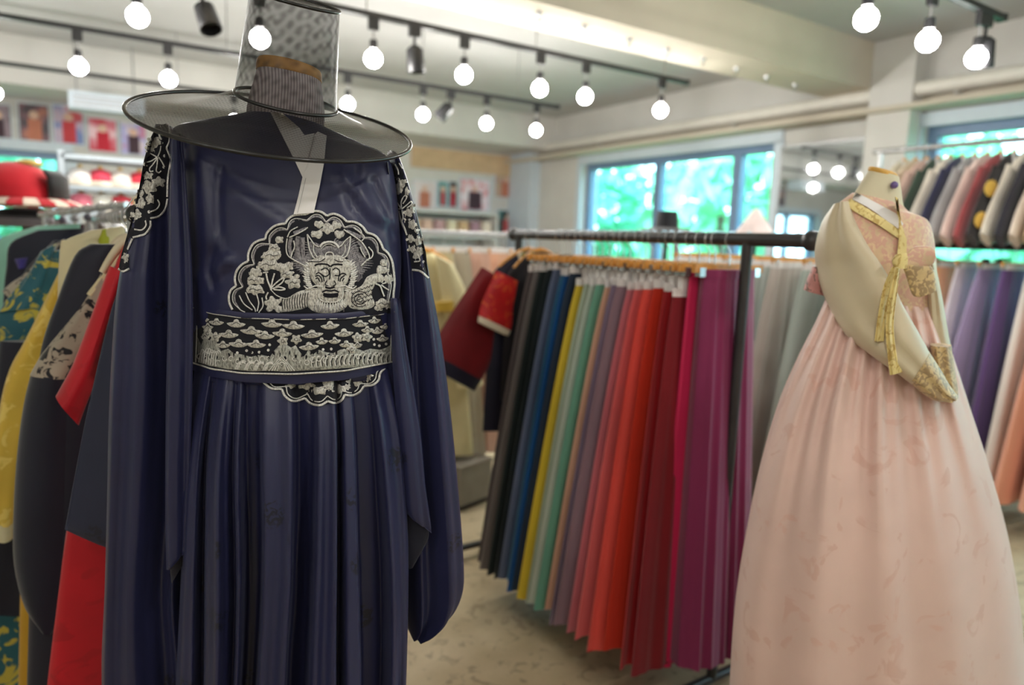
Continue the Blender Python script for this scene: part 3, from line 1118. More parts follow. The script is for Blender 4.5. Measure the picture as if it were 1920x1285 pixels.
robe('bright red robe with gold striped collar edge, nearest on the left rack', 1.74, [
    ('body', S4([(452, 236, 300), (500, 215, 320), (560, 208, 330), (680, 190, 335), (790, 165, 340), (960, 130, 345), (1150, 105, 350), (1290, 88, 360), (1500, 66, 370)]), red_silk, 0.035),
    ('sleeve', [(205, 498, 236, 512), (172, 590, 206, 622), (138, 680, 178, 716), (112, 730, 160, 764), (104, 744, 148, 796)], red_silk, 0.03),
    ('striped_trim', [(226, 520, 242, 524), (206, 580, 222, 590), (192, 640, 208, 650), (182, 690, 198, 700)], cloth('striped trim', S(186, 150, 90), 0.5, 0.2, 10, accent=S(70, 30, 60), acc_scale=40, acc_at=0.5), 0.042),
    ('front_edge', [(236, 462, 244, 470), (222, 510, 232, 516)], creamy, 0.04)])
robe('navy robe with silver and black embroidered sleeve, second on the left rack', 1.90, [
    ('body', S4([(458, 168, 236), (480, 140, 240), (560, 108, 240), (650, 78, 240), (760, 66, 240), (1000, 58, 240), (1300, 50, 240)]), navy_robe, 0.035),
    ('sleeve', [(58, 700, 140, 704), (44, 760, 150, 760), (32, 850, 152, 850), (25, 960, 150, 960), (26, 1060, 142, 1060), (46, 1136, 124, 1148), (76, 1172, 98, 1178)], navy_robe, 0.045),
    ('cream_edge', [(222, 462, 236, 466), (188, 510, 202, 516), (160, 548, 172, 554)], creamy, 0.05),
    ('embroidered_sleeve_top', [(192, 500, 212, 488), (150, 566, 200, 560), (108, 622, 184, 616), (78, 664, 158, 660), (56, 702, 134, 706)], silver_bro, 0.048)])
robe('pale cream robe with lime collar, third on the left rack', 2.0, [
    ('body', [(170, 432, 236, 424), (124, 450, 240, 440), (112, 470, 240, 470), (105, 640, 238, 640)], creamy, 0.025),
    ('collar', [(186, 432, 206, 428), (180, 450, 206, 450), (186, 462, 204, 462)], cloth('lime collar', S(176, 180, 40)), 0.03)])
robe('golden yellow damask robe with cream hem, fourth on the left rack', 2.1, [
    ('body', S4([(470, 130, 215), (560, 96, 220), (700, 70, 220), (980, 40, 220), (1100, 38, 200), (1300, 34, 200)]), cloth('ochre lining', S(206, 158, 40), 0.6, 0.1), 0.025),
    ('sleeve', [(122, 486, 150, 472), (86, 560, 132, 546), (46, 640, 106, 642), (18, 692, 86, 694), (0, 760, 62, 762), (-12, 860, 42, 862), (-18, 980, 26, 980)], yel, 0.035),
    ('hem_band', [(-18, 978, 26, 978), (-18, 1008, 25, 1008)], creamy, 0.037)])
robe('teal and gold brocade robe with open sleeve, fifth on the left rack', 2.28, [
    ('body', S4([(470, 90, 190), (600, -10, 190), (760, -30, 180), (1100, -30, 130), (1300, -40, 100), (1450, -50, 90)]), teal_bro, 0.025),
    ('sleeve', [(76, 472, 106, 456), (50, 520, 94, 508), (22, 560, 86, 548), (-2, 584, 78, 574)], teal_bro, 0.035)])
robe('dark blue robe hem showing under the yellow sleeve, on the left rack', 2.19, [
    ('body', S4([(640, 0, 120), (900, -20, 120), (1010, -30, 100), (1130, -30, 60), (1150, -30, 50)]), navy_robe, 0.02)])
robe('grey robe with black and silver patterned shoulder, sixth on the left rack', 2.46, [
    ('body', S4([(452, 100, 190), (520, 40, 190), (640, 0, 190), (900, -20, 190)]), navy_robe, 0.025),
    ('embroidered_sleeve_top', [(84, 468, 122, 448), (50, 510, 84, 500), (22, 530, 54, 536), (4, 546, 32, 566)], silver_bro, 0.034)])
robe('indigo robe with violet chest panel, seventh on the left rack', 2.66, [
    ('body', [(70, 432, 160, 428), (20, 456, 150, 452), (12, 500, 140, 500), (6, 560, 130, 560), (0, 700, 130, 700)], navy_robe, 0.025),
    ('chest_panel', [(26, 486, 56, 482), (34, 504, 48, 502)], cloth('violet panel', S(72, 62, 140)), 0.035)])
robe('mint green robe at the far end of the left rack', 2.85, [
    ('body', [(70, 424, 150, 420), (4, 446, 150, 446), (-6, 480, 150, 480), (-12, 560, 150, 560), (-20, 760, 150, 760)], cloth('mint silk', S(150, 206, 186), 0.6, 0.1), 0.025)])
robe('wine red robe among the far end of the left rack', 3.1, [
    ('body', [(80, 424, 160, 420), (30, 440, 160, 440), (10, 480, 160, 480), (-20, 760, 160, 760)], cloth('wine silk', S(80, 40, 50), 0.6, 0.1), 0.025)])

# pale yellow robe and bin behind the navy robe
pr = empty('hanging_robe', at(800, 470, 3.55), 'pale yellow robe with mustard band on the thin rack, behind the navy sleeve', 'robe', 'gowns on the thin rack behind the navy robe')
py_m = cloth('pale yellow ramie', S(216, 206, 160), 0.7, 0.08, 6, sheen=0.3)
NF = -HF
mb = MB(); cloth_loft(mb, [(690, 492, 812, 474), (680, 520, 848, 508), (680, 600, 862, 600), (680, 720, 876, 720), (680, 852, 888, 852)], PD(3.55), 0.05, NF, wob=0.008); obj('body', mb, py_m, pr)
mb = MB(); cloth_loft(mb, [(816, 478, 850, 496), (828, 560, 876, 556), (842, 640, 892, 644), (858, 728, 906, 722)], PD(3.49), 0.04, NF, wob=0.005); obj('sleeve', mb, py_m, pr)
mb = MB(); cloth_loft(mb, [(816, 566, 852, 564), (816, 584, 852, 582)], PD(3.46), 0.045, NF); obj('mustard_band', mb, cloth('mustard band', S(206, 170, 60)), pr)
hanger(at(790, 446, 3.56), np.array([0.84, -0.54, 0]), 0.16, 0.055, 'coat hanger under the pale yellow robe', 'coat hangers on the thin rack', 0.010, True, False)
bx = empty('storage_bin', (1.74, 3.12, 0), 'small grey storage bin on the floor behind the navy robe', 'bin')
obj('bin_body', MB().box((1.74, 3.12, 0.13), (0.24, 0.2, 0.2), 0.3), plain('grey plastic', S(136, 130, 120), 0.6), bx, False)
obj('bin_base', MB().box((1.74, 3.12, 0.015), (0.22, 0.18, 0.03), 0.3), M_BLACK, bx, False)
obj('bin_lid', MB().box((1.74, 3.12, 0.235), (0.25, 0.21, 0.012), 0.3), plain('grey plastic', S(136, 130, 120), 0.6), bx, False)


# ================================================================== POSTERS, SHELF, HATS
def poster(px0, py0, px1, py1, plane, nrm, label, cols, seed, frame=True):
    P = [plane(px0, (py0 + py1) / 2), plane(px1, (py0 + py1) / 2)]
    zt, zb = plane((px0 + px1) / 2, py0)[2], plane((px0 + px1) / 2, py1)[2]
    a, b = P
    a, b = np.array([a[0], a[1], 0]), np.array([b[0], b[1], 0])
    nrm = np.array(nrm, float)
    t = empty('wall_poster', ((a + b) / 2)[:2].tolist() + [zb], label, 'poster', 'posters on the back wall')

    def rect(u0, u1, v0, v1, o0, o1):
        q = [a + (b - a) * u + np.array([0, 0, zb + (zt - zb) * v]) + nrm * o0 for u, v in ((u0, v0), (u1, v0), (u1, v1), (u0, v1))]
        return MB().slab(q, nrm * (o1 - o0))
    k = NT('print ' + label)
    n1 = k.n('ShaderNodeTexNoise', Scale=5.0 + seed % 3, Detail=2.0)
    mp = k.n('ShaderNodeMapping')
    mp.inputs['Location'].default_value = (seed * 3.1, seed * 1.7, seed * 0.9)
    k.l(k.coord(), mp.inputs[0])
    k.l(mp.outputs[0], n1.inputs['Vector'])
    k.l(k.ramp(n1.outputs[0], [(0.34 + 0.32 * i / max(1, len(cols) - 1), S(*c)) for i, c in enumerate(cols)], 'EASE'), k.b.inputs['Base Color'])
    k.b.inputs['Roughness'].default_value = 0.5
    obj('print', rect(0.04, 0.96, 0.03, 0.97, 0.001, 0.012), k.m, t, False)
    obj('figure', rect(0.3, 0.72, 0.05, 0.6, 0.012, 0.014), cloth('poster robe %d' % (seed % 4), S(*cols[-1])), t, False)
    mb = MB().lathe([(0.001, 0.0), (0.036, 0.0), (0.036, 0.003), (0.001, 0.003)], a + (b - a) * 0.5 + np.array([0, 0, zb + (zt - zb) * 0.7]) + nrm * 0.012, 14, nrm)
    obj('face', mb, plain('poster skin', S(216, 178, 156)), t)
    if frame:
        fm = MB()
        for r in ((0, 1, 0, 0.03), (0, 1, 0.97, 1), (0, 0.04, 0.03, 0.97), (0.96, 1, 0.03, 0.97)):
            q = rect(*r, 0.0, 0.02)
            fm.add(q.v, q.f)
        obj('frame', fm, M_REVEAL, t, False)
    return t


PB = PY(YB - 0.001)
nB = (0, -1, 0)
poster(-30, 194, 22, 266, PB, nB, 'dusky portrait poster cut by the left edge of the picture', [(90, 80, 96), (150, 130, 140), (70, 50, 60)], 1)
poster(34, 194, 94, 268, PB, nB, 'dark portrait poster with a pale face, above the left window', [(60, 52, 60), (120, 84, 92), (190, 120, 96)], 2)
poster(99, 198, 158, 272, PB, nB, 'portrait poster with blue top and red robe, above the left window', [(110, 130, 180), (190, 170, 190), (196, 66, 72)], 3)
poster(164, 222, 220, 286, PB, nB, 'pale pink portrait poster with red arch, right of the left window', [(232, 196, 204), (214, 120, 136), (200, 40, 60)], 4)
poster(225, 230, 275, 292, PB, nB, 'pale lilac portrait poster beside the pink one', [(220, 204, 214), (170, 170, 220), (206, 100, 116)], 5)
poster(772, 338, 818, 392, PB, nB, 'blank pale poster on the back wall beside the navy shoulder', [(214, 200, 200), (224, 214, 214)], 6)
poster(820, 340, 839, 388, PB, nB, 'narrow teal poster on the back wall', [(60, 130, 132), (90, 160, 160)], 7)
poster(841, 340, 856, 390, PB, nB, 'narrow black poster on the back wall', [(34, 32, 40), (60, 56, 62)], 8)
poster(860, 336, 918, 396, PB, nB, 'red and white arch poster on the back wall', [(214, 56, 70), (236, 224, 230), (210, 40, 60)], 9)
PC = PX = (lambda px, py: atY(px, py, 7.195))
poster(925, 322, 972, 372, PY(YB - 0.001), nB, 'olive framed poster with small figures, near the room corner', [(150, 150, 110), (196, 170, 150), (120, 60, 90)], 10)
poster(930, 394, 972, 440, PY(YB - 0.001), nB, 'dark teal framed poster below the olive one', [(40, 70, 76), (80, 130, 130), (24, 24, 28)], 11)
ac0, ac1 = atY(128, 188, 6.7), atY(268, 206, 6.7)
acm = (ac0 + ac1) / 2
ac = empty('air_conditioner', acm, 'white ceiling-hung air conditioner under the far beam, left of the black hat', 'air conditioner')
obj('housing', MB().box(acm, (ac1[0] - ac0[0], 0.26, 0.13)), M_REVEAL, ac, False)
for kk in range(3):
    obj('louver', MB().box(acm + np.array([0, -0.136, -0.035 + 0.032 * kk]), (ac1[0] - ac0[0] - 0.06, 0.014, 0.012)), M_STEEL, ac, False)
for xx in (ac0[0] + 0.06, ac1[0] - 0.06):
    obj('hanging_rod', MB().cyl((xx, 6.7, acm[2] + 0.06), (xx, 6.7, ZC), 0.006, n=8), M_STEEL, ac)
# corkboard-like tan panels and low shelf of folded cloth on the back wall
tb = empty('wall_panel', atY(860, 296, YB), 'tan panel band high on the back wall, behind the far lights', 'panel')
a_, b_ = atY(772, 276, YB - 0.02), atY(962, 322, YB - 0.02)
obj('panel_board', MB().box(((a_[0] + b_[0]) / 2, YB - 0.02, (a_[2] + b_[2]) / 2 - 0.02), (b_[0] - a_[0], 0.03, 0.24)), plain('tan board', S(206, 176, 140), 0.7), tb, False)
a_, b_ = atY(772, 398, 7.3), atY(920, 446, 7.3)
sh = empty('wall_shelf', ((a_[0] + b_[0]) / 2, 7.3, 1.0), 'shelf of folded beige cloth against the back wall', 'shelf')
for zz in (1.15, 1.42, 1.70):
    obj('shelf_board', MB().box(((a_[0] + b_[0]) / 2, 7.5, zz), (b_[0] - a_[0] + .2, 0.36, 0.03)), M_WALL, sh, False)
for s_ in (a_[0] - 0.1, b_[0] + 0.1):
    obj('side_panel', MB().box((s_, 7.5, 0.86), (0.03, 0.36, 1.72)), M_WALL, sh, False)
FC = [(224, 196, 164), (216, 180, 160), (190, 150, 150), (222, 206, 176), (206, 170, 130), (170, 130, 140), (230, 210, 190)]
for i in range(7):
    x = a_[0] + 0.06 + (b_[0] - a_[0] - 0.1) * i / 6
    mb = MB()
    for kk in range(3):
        mb.box((x, 7.44, 1.47 + 0.055 * kk), (0.125 - 0.008 * kk, 0.22, 0.05))
    fo = obj('folded_cloth', mb, cloth('folded cloth %d' % i, S(*FC[i]), 0.8), None, True, origin=(x, 7.44, 1.435))
    tag(fo, 'folded pale cloth pile, %s from the left on the back-wall shelf' % ORD[i], 'folded cloth', 'folded cloths on the back shelf')

# accessory shelf with round caps, behind the navy shoulder on the left
YS = 4.9
sx0, sx1 = atY(120, 390, YS)[0], atY(330, 390, YS)[0]
cx = (sx0 + sx1) / 2
sf = empty('accessory_shelf', (cx, YS, 0), 'white accessory shelf with red and white caps left of the navy robe', 'shelf')
shz = (atY(200, 398, YS)[2], atY(200, 352, YS)[2], atY(200, 296, YS)[2])
for zz in shz + (0.9, 0.4):
    obj('shelf_board', MB().box((cx, YS + 0.1, zz - 0.012), (sx1 - sx0, 0.34, 0.024)), M_REVEAL, sf, False)
for x_ in (sx0, sx1):
    obj('upright', MB().box((x_, YS + 0.1, (shz[2] + 0.02) / 2), (0.03, 0.34, shz[2] + 0.02)), M_REVEAL, sf, False)
caps = [(232, 226, 220), (214, 60, 84), (226, 218, 210), (206, 40, 60), (238, 236, 230), (222, 120, 140), (226, 226, 216), (206, 60, 76), (222, 206, 160), (230, 226, 222), (196, 200, 204), (214, 90, 110), (236, 230, 216), (190, 40, 56)]


def cap_hat(x, y, z, c, label):
    t = empty('round_cap', (x, y, z), label, 'cap', 'round caps on the accessory shelf')
    m = cloth('cap %d %d %d' % c, S(*c), 0.6, 0.15, 20)
    obj('dome', MB().lathe([(0.075, 0.001), (0.082, 0.03), (0.074, 0.065), (0.05, 0.095), (0.015, 0.108), (0.001, 0.109)], (x, y, z), 16), m, t)
    obj('band', MB().lathe([(0.08, 0.0), (0.087, 0.005), (0.087, 0.028), (0.08, 0.034)], (x, y, z), 16), cloth('cap band', S(226, 214, 196), 0.6), t)
    obj('tassel', MB().sphere((x, y, z + 0.115), 0.014, 10, 7), gold, t)


names = {0: 'upper', 1: 'middle'}
ci = 0
for r_, zz in enumerate((shz[1], shz[0])):
    for i in range(5):
        c = caps[ci]
        ci += 1
        hue = 'red' if c[1] < 80 else ('pink' if c[1] < 130 else 'white')
        cap_hat(sx0 + 0.09 + (sx1 - sx0 - 0.18) * i / 4, YS + 0.02, zz, c, '%s round cap, %s from the left on the %s board of the accessory shelf' % (hue, ORD[i], names[r_]))

# ceremonial hats stacked on a stand at the far left
def striped_hat(p, label):
    t = empty('ceremonial_hat', p, label, 'hat')
    p = np.array(p, float)
    obj('crown', MB().lathe([(0.17, 0.03), (0.165, 0.07), (0.14, 0.12), (0.09, 0.16), (0.03, 0.178), (0.001, 0.18)], p + np.array([-0.03, 0, 0]), 24), cloth('red felt', S(196, 12, 32), 0.7, 0.1), t)
    obj('gold_top', MB().lathe([(0.05, 0.172), (0.05, 0.182), (0.02, 0.192), (0.001, 0.193)], p + np.array([0.02, 0, 0]), 16), gold, t)
    pts = [p + np.array([0.165 * math.cos(a), 0.165 * math.sin(a) - 0.006, 0]) for a in np.linspace(-1.0, 1.3, 16)]
    mb = MB()
    mb.loft([[q + np.array([0, 0, 0.034]) for q in pts], [p + (q - p) * 0.98 + np.array([0, -0.01, 0.12]) for q in pts], [p + (q - p) * 0.80 + np.array([0, -0.01, 0.15]) for q in pts]], False, False)
    sd = obj('black_front_panel', mb, cloth('black felt', S(20, 17, 18), 0.7, 0.1), t)
    md = sd.modifiers.new('thick', 'SOLIDIFY')
    md.thickness = 0.008
    for i in range(24):
        a0, a1 = 2 * PI * i / 24, 2 * PI * (i + 0.98) / 24
        mb = MB()
        arc = np.linspace(a0, a1, 5)
        mb.loft([[p + np.array([r * math.cos(a), r * math.sin(a), z]) for a in arc] for r, z in ((0.165, 0.03), (0.215, 0.012), (0.225, 0.0), (0.215, -0.006), (0.165, 0.01))], False, False)
        obj('brim_wedge', mb, cloth('red felt', S(196, 12, 32)) if i % 2 else cloth('ivory felt', S(232, 214, 196), 0.7), t)
    return t


hp = at(48, 388, 3.0)
st = empty('hat_stand', (hp[0], hp[1], 0), 'black hat stand under the red and black hat at the far left', 'stand')
obj('pole', MB().cyl((hp[0], hp[1], 0.02), (hp[0], hp[1], hp[2] - 0.06), 0.018), M_BLACK, st)
obj('base', MB().lathe([(0.17, 0), (0.17, 0.012), (0.03, 0.025)], (hp[0], hp[1], 0), 24), M_BLACK, st)
obj('top_disc', MB().lathe([(0.02, hp[2] - 0.06), (0.12, hp[2] - 0.055), (0.12, hp[2] - 0.045), (0.01, hp[2] - 0.04)], (hp[0], hp[1], 0), 24), M_BLACK, st)
striped_hat(hp + np.array([0, 0, 0.005]), 'red and black ceremonial hat with a red and white striped brim, far left')
gp = hp + np.array([0, 0, -0.045])
bh = empty('felt_hat', gp, 'dark felt hat lying under the striped red hat', 'hat')
obj('brim', MB().lathe([(0.10, 0.004), (0.19, -0.03), (0.2, -0.034), (0.19, -0.04), (0.1, -0.008)], gp, 28), cloth('grey brown felt', S(92, 80, 80), 0.8, 0.2), bh)
obj('crown', MB().lathe([(0.105, -0.01), (0.1, 0.03), (0.04, 0.04), (0.001, 0.041)], gp, 24), cloth('black felt', S(20, 17, 18)), bh)
# silver accessory rail between the hats and the navy robe
q0, q1 = at(76, 402, 2.75), at(238, 384, 2.45)
ar = empty('accessory_stand', ((q0[0] + q1[0]) / 2, (q0[1] + q1[1]) / 2, 0), 'bright steel accessory stand rail behind the left robes', 'stand')
obj('rail', MB().cyl(q0, q1, 0.012, n=12), M_CHROME, ar)
for q in (q0 + (q1 - q0) * 0.05, q0 + (q1 - q0) * 0.9):
    obj('post', MB().cyl((q[0], q[1], 0.012), q, 0.010, n=10), M_CHROME, ar)
    obj('foot', MB().box((q[0], q[1], 0.008), (0.06, 0.34, 0.016)), M_CHROME, ar, False)
for i in range(6):
    c = q0 + (q1 - q0) * (0.12 + 0.15 * i)
    g = empty('bead_pendant', c, 'silver bead pendant, %s from the left on the bright accessory rail' % ORD[i], 'pendant', 'pendants on the accessory rail')
    obj('loop', MB().tube([c + np.array([0.016 * math.cos(a), 0, 0.016 * math.sin(a)]) for a in np.linspace(0, 2 * PI, 12)], 0.002, 6), M_CHROME, g)
    obj('bead', MB().sphere(c + np.array([0, 0, -0.03]), 0.014, 10, 8), plain('grey bead %d' % (i % 2), S(150 - 60 * (i % 2), 146 - 60 * (i % 2), 150 - 50 * (i % 2)), 0.3), g)
    obj('tassel', MB().lathe([(0.006, -0.042), (0.012, -0.06), (0.016, -0.11), (0.001, -0.112)], c, 10), cloth('tassel %d' % (i % 3), S(*[(170, 160, 160), (120, 100, 96), (206, 200, 190)][i % 3])), g)

# hats on stands in front of the window
def hat_on_stand(px, py, d, hatname, label, slabel):
    p = at(px, py, d)
    s_ = empty('hat_stand', (p[0], p[1], 0), slabel, 'stand')
    obj('pole', MB().cyl((p[0], p[1], 0.02), (p[0], p[1], p[2] - 0.004), 0.012), M_DARK, s_)
    obj('base', MB().lathe([(0.15, 0), (0.15, 0.012), (0.02, 0.02)], (p[0], p[1], 0), 20), M_DARK, s_)
    t = empty(hatname, p, label, 'hat')
    return p, t


p, t = hat_on_stand(1250, 428, 3.6, 'black_hat', 'black wide-brimmed hat in front of the window, above the skirt rack', 'dark hat stand under the black hat by the window')
obj('brim', MB().lathe([(0.05, 0.006), (0.15, -0.012), (0.158, -0.016), (0.15, -0.02), (0.05, 0.0)], p, 28), cloth('black horsehair', S(24, 26, 32), 0.6), t)
obj('crown', MB().lathe([(0.06, 0.0), (0.055, 0.06), (0.05, 0.085), (0.001, 0.088)], p, 20), cloth('black horsehair', S(24, 26, 32)), t)
p, t = hat_on_stand(1414, 446, 3.4, 'pale_hat', 'pale conical hat in front of the window near the rack end', 'dark hat stand under the pale conical hat')
obj('cone', MB().lathe([(0.11, 0.0), (0.085, 0.03), (0.03, 0.11), (0.012, 0.135), (0.001, 0.138)], p, 22), cloth('pale rose gauze', S(226, 208, 204), 0.7), t)
obj('edge_cord', MB().tube([p + np.array([0.11 * math.cos(a), 0.11 * math.sin(a), 0.002]) for a in np.linspace(0, 2 * PI, 24)[:-1]], 0.005, 6, closed=True), M_WHITE, t)


# ================================================================== OUTSIDE: TREES BEYOND THE WINDOWS
struct('ground_outside', MB().box((3.0, 8.0, -0.35), (60, 60, 0.2)), plain('lawn', S(110, 150, 90), 0.9, var=0.2))
for m_ in range(3):
    k = NT('leaf green %d' % m_)
    nz = k.n('ShaderNodeTexNoise', Scale=1.6, Detail=4.0)
    k.l(k.coord(), nz.inputs['Vector'])
    g = [(128, 214, 170), (150, 226, 180), (104, 198, 160)][m_]
    k.l(k.ramp(nz.outputs[0], [(0.3, mul(S(*g), 0.6)), (0.7, mul(S(*g), 1.4))]), k.b.inputs['Base Color'])
    k.b.inputs['Roughness'].default_value = 0.7
    k.b.inputs['Subsurface Weight'].default_value = 0.0


def tree(x, y, h, r, seed, label):
    rr = np.random.RandomState(seed)
    t = empty('leafy_tree', (x, y, -0.25), label, 'tree', 'trees outside the windows')
    obj('trunk', MB().tube([(x, y, -0.25), (x + 0.1, y, h * 0.4), (x, y + 0.1, h * 0.75)], [0.14, 0.1, 0.04], 8), plain('bark', S(90, 76, 60), 0.9), t)
    n = 900
    th, ph, rd_ = rr.uniform(0, 2 * PI, n), np.arccos(rr.uniform(-1, 1, n)), rr.uniform(0.55, 1, n) ** 0.5
    ctr = np.stack([x + r * rd_ * np.sin(ph) * np.cos(th), y + r * rd_ * np.sin(ph) * np.sin(th), h * 0.55 + h * 0.48 * rd_ * np.cos(ph)], -1)
    V, F = [], []
    for i, c in enumerate(ctr):
        a = rr.normal(size=3); a /= np.linalg.norm(a)
        b = np.cross(a, rr.normal(size=3)); b /= np.linalg.norm(b)
        s_ = rr.uniform(0.12, 0.26)
        V += [c - a * s_, c + b * s_ * 0.5, c + a * s_, c - b * s_ * 0.5]
        F.append((4 * i, 4 * i + 1, 4 * i + 2, 4 * i + 3))
    f = obj('foliage', MB().add(V, F), bpy.data.materials['leaf green %d' % (seed % 3)], t, False)
    f['kind'] = 'stuff'


for i, (x, y, h, r) in enumerate([(8.0, 4.3, 2.6, 1.2), (8.6, 7.4, 2.9, 1.3), (8.4, 10.6, 2.8, 1.3), (11.4, 14.2, 4.0, 1.9), (12.2, 5.6, 3.8, 1.8), (12.4, 9.2, 4.0, 1.8)]):
    tree(x, y, h, r, i, 'green tree outside the window behind the skirt rack, %s of the clump' % ORD[i])
for i, (x, y, h, r) in enumerate([(8.6, 1.4, 2.6, 1.3), (9.4, -1.6, 3.0, 1.4)]):
    tree(x, y, h, r, 10 + i, 'green tree outside the right window, %s' % ('nearer the corner pilaster' if i == 0 else 'toward the picture edge'))
for i, (x, y, h, r) in enumerate([(-0.4, 11.0, 2.8, 1.3), (-3.2, 11.4, 3.0, 1.3), (2.6, 12.4, 2.8, 1.3)]):
    tree(x, y, h, r, 20 + i, 'green tree outside the left window, %s from the middle' % ORD[i])


# ================================================================== THE NAVY CEREMONIAL ROBE ON ITS MANNEQUIN
D1 = 1.25
B1 = at(548, 900, D1)
B1 = np.array([B1[0], B1[1], 0.0])
F1 = -B1 / np.linalg.norm(B1)                                  # horizontal, toward the viewer
M_NAVY = satin_navy('navy satin', S(35, 37, 70), S(18, 19, 38), 0.38)
M_NAVYIN = cloth('navy lining', S(16, 17, 34), 0.7, 0.1)


def body_loft(mb, levels, D, Fd, sub=5, n=120, fold=None, sculpt=None, exp=0.92):
    """levels (xl, yl, xr, yr, depth, fold amplitude): full closed body with a front and a back"""
    rings = []
    for l in interp_levels(levels, sub):
        PL, PR = at(l[0], l[1], D), at(l[2], l[3], D)
        c, a = (PL + PR) / 2, (PR - PL) / 2
        rg = []
        for j in range(n):
            q = 2 * PI * j / n
            x = math.copysign(abs(math.cos(q)) ** exp, math.cos(q))
            y = math.copysign(abs(math.sin(q)) ** exp, math.sin(q))
            o = l[5] * fold(x, l) * min(1.0, abs(math.sin(q)) * 2.2) if fold else 0.0
            rg.append(c + a * x + Fd * (y * l[4] + (o if y >= 0 else -o)))
        rings.append(rg)
    if sculpt:
        for rg in rings:
            for j, p in enumerate(rg):
                if (p - (rg[0] + rg[n // 2]) / 2) @ Fd > 0:
                    px = proj(p)
                    rg[j] = p + Fd * sculpt(px)
    mb.loft(rings)
    return rings


def polydist(p, poly):
    best = 1e9
    for a, b in zip(poly[:-1], poly[1:]):
        a, b = np.array(a, float), np.array(b, float)
        ab = b - a
        t = max(0.0, min(1.0, ((p - a) @ ab) / (ab @ ab)))
        best = min(best, float(np.hypot(*(p - a - ab * t))))
    return best


CREASE = [  # polyline, width px, depth m (negative sinks)
    ([(345, 260), (350, 360), (352, 440), (350, 560)], 9, -0.010),
    ([(372, 300), (378, 380), (384, 450)], 16, 0.007),
    ([(412, 320), (408, 380), (412, 440), (420, 470)], 8, -0.009),
    ([(400, 310), (450, 345), (520, 392), (570, 420)], 6, -0.0035),
    ([(440, 360), (500, 400), (560, 440)], 22, 0.006),
    ([(412, 446), (418, 470), (428, 490)], 5, 0.010),
    ([(400, 470), (392, 505), (402, 540)], 7, -0.010),
    ([(404, 510), (420, 492), (440, 494)], 6, 0.010),
    ([(418, 520), (436, 508)], 6, -0.009),
    ([(368, 520), (374, 560), (380, 600)], 10, 0.008),
    ([(640, 330), (690, 380), (735, 420)], 14, 0.005),
    ([(650, 360), (690, 420), (742, 436)], 7, -0.006),
    ([(668, 300), (664, 340), (660, 390)], 8, -0.003),
    ([(700, 340), (728, 400), (742, 470)], 7, -0.007),
    ([(742, 330), (752, 420), (756, 520)], 7, -0.008),
]


def bodice_sculpt(px):
    o = 0.0
    for poly, wd, dep in CREASE:
        d = polydist(px, poly)
        if d < wd * 3:
            o += dep * math.exp(-(d / wd) ** 2)
    return o


robe1 = empty('navy_robe', B1, 'navy satin ceremonial robe with silver dragon roundel on a mannequin, front left', 'robe')
bod = MB()
body_loft(bod, [(474, 208, 602, 236, 0.040, 0), (440, 216, 632, 250, 0.046, 0), (380, 226, 682, 272, 0.058, 0), (325, 242, 722, 292, 0.076, 0), (318, 290, 740, 334, 0.097, 0),
                (328, 380, 748, 410, 0.116, 0), (345, 480, 752, 500, 0.124, 0), (358, 570, 744, 580, 0.124, 0), (366, 640, 736, 640, 0.122, 0), (366, 700, 735, 694, 0.12, 0)], D1, F1, 9, 150, sculpt=bodice_sculpt)
obj('bodice', bod, M_NAVY, robe1, angle=PI)
BV_B = bvh_of(bod)

kf = [(350, 0), (370, 1), (388, .6), (399, -1), (411, .4), (428, 1), (441, .2), (450, -.7), (459, .9), (470, -1.2), (488, -1.4), (499, .9), (520, .6), (541, 1), (552, -1.2), (580, -1.0), (591, .9), (608, .6), (624, 1), (632, -1.2), (642, .7), (660, .6),
      (668, -1.2), (700, -1.1), (712, .8), (728, .5), (744, 1), (752, -.3), (762, 0)]
KF = knots([((x - 554) / 206.0, v) for x, v in kf])


def skirt_fold(x, l):
    return KF(x + 0.03 * math.sin(l[1] * 0.006 + 5 * x))


sk = MB()
body_loft(sk, [(366, 684, 735, 680, 0.118, 0.006), (362, 716, 742, 712, 0.128, 0.012), (354, 780, 752, 776, 0.142, 0.022), (348, 860, 758, 856, 0.155, 0.030), (344, 1000, 762, 1000, 0.17, 0.038),
               (338, 1150, 760, 1150, 0.185, 0.042), (330, 1300, 757, 1300, 0.195, 0.044), (318, 1500, 760, 1500, 0.205, 0.044), (312, 1640, 762, 1640, 0.21, 0.044)], D1, F1, 7, 360, fold=skirt_fold)
obj('pleated_skirt', sk, M_NAVY, robe1, angle=PI)
BV_S = bvh_of(sk)

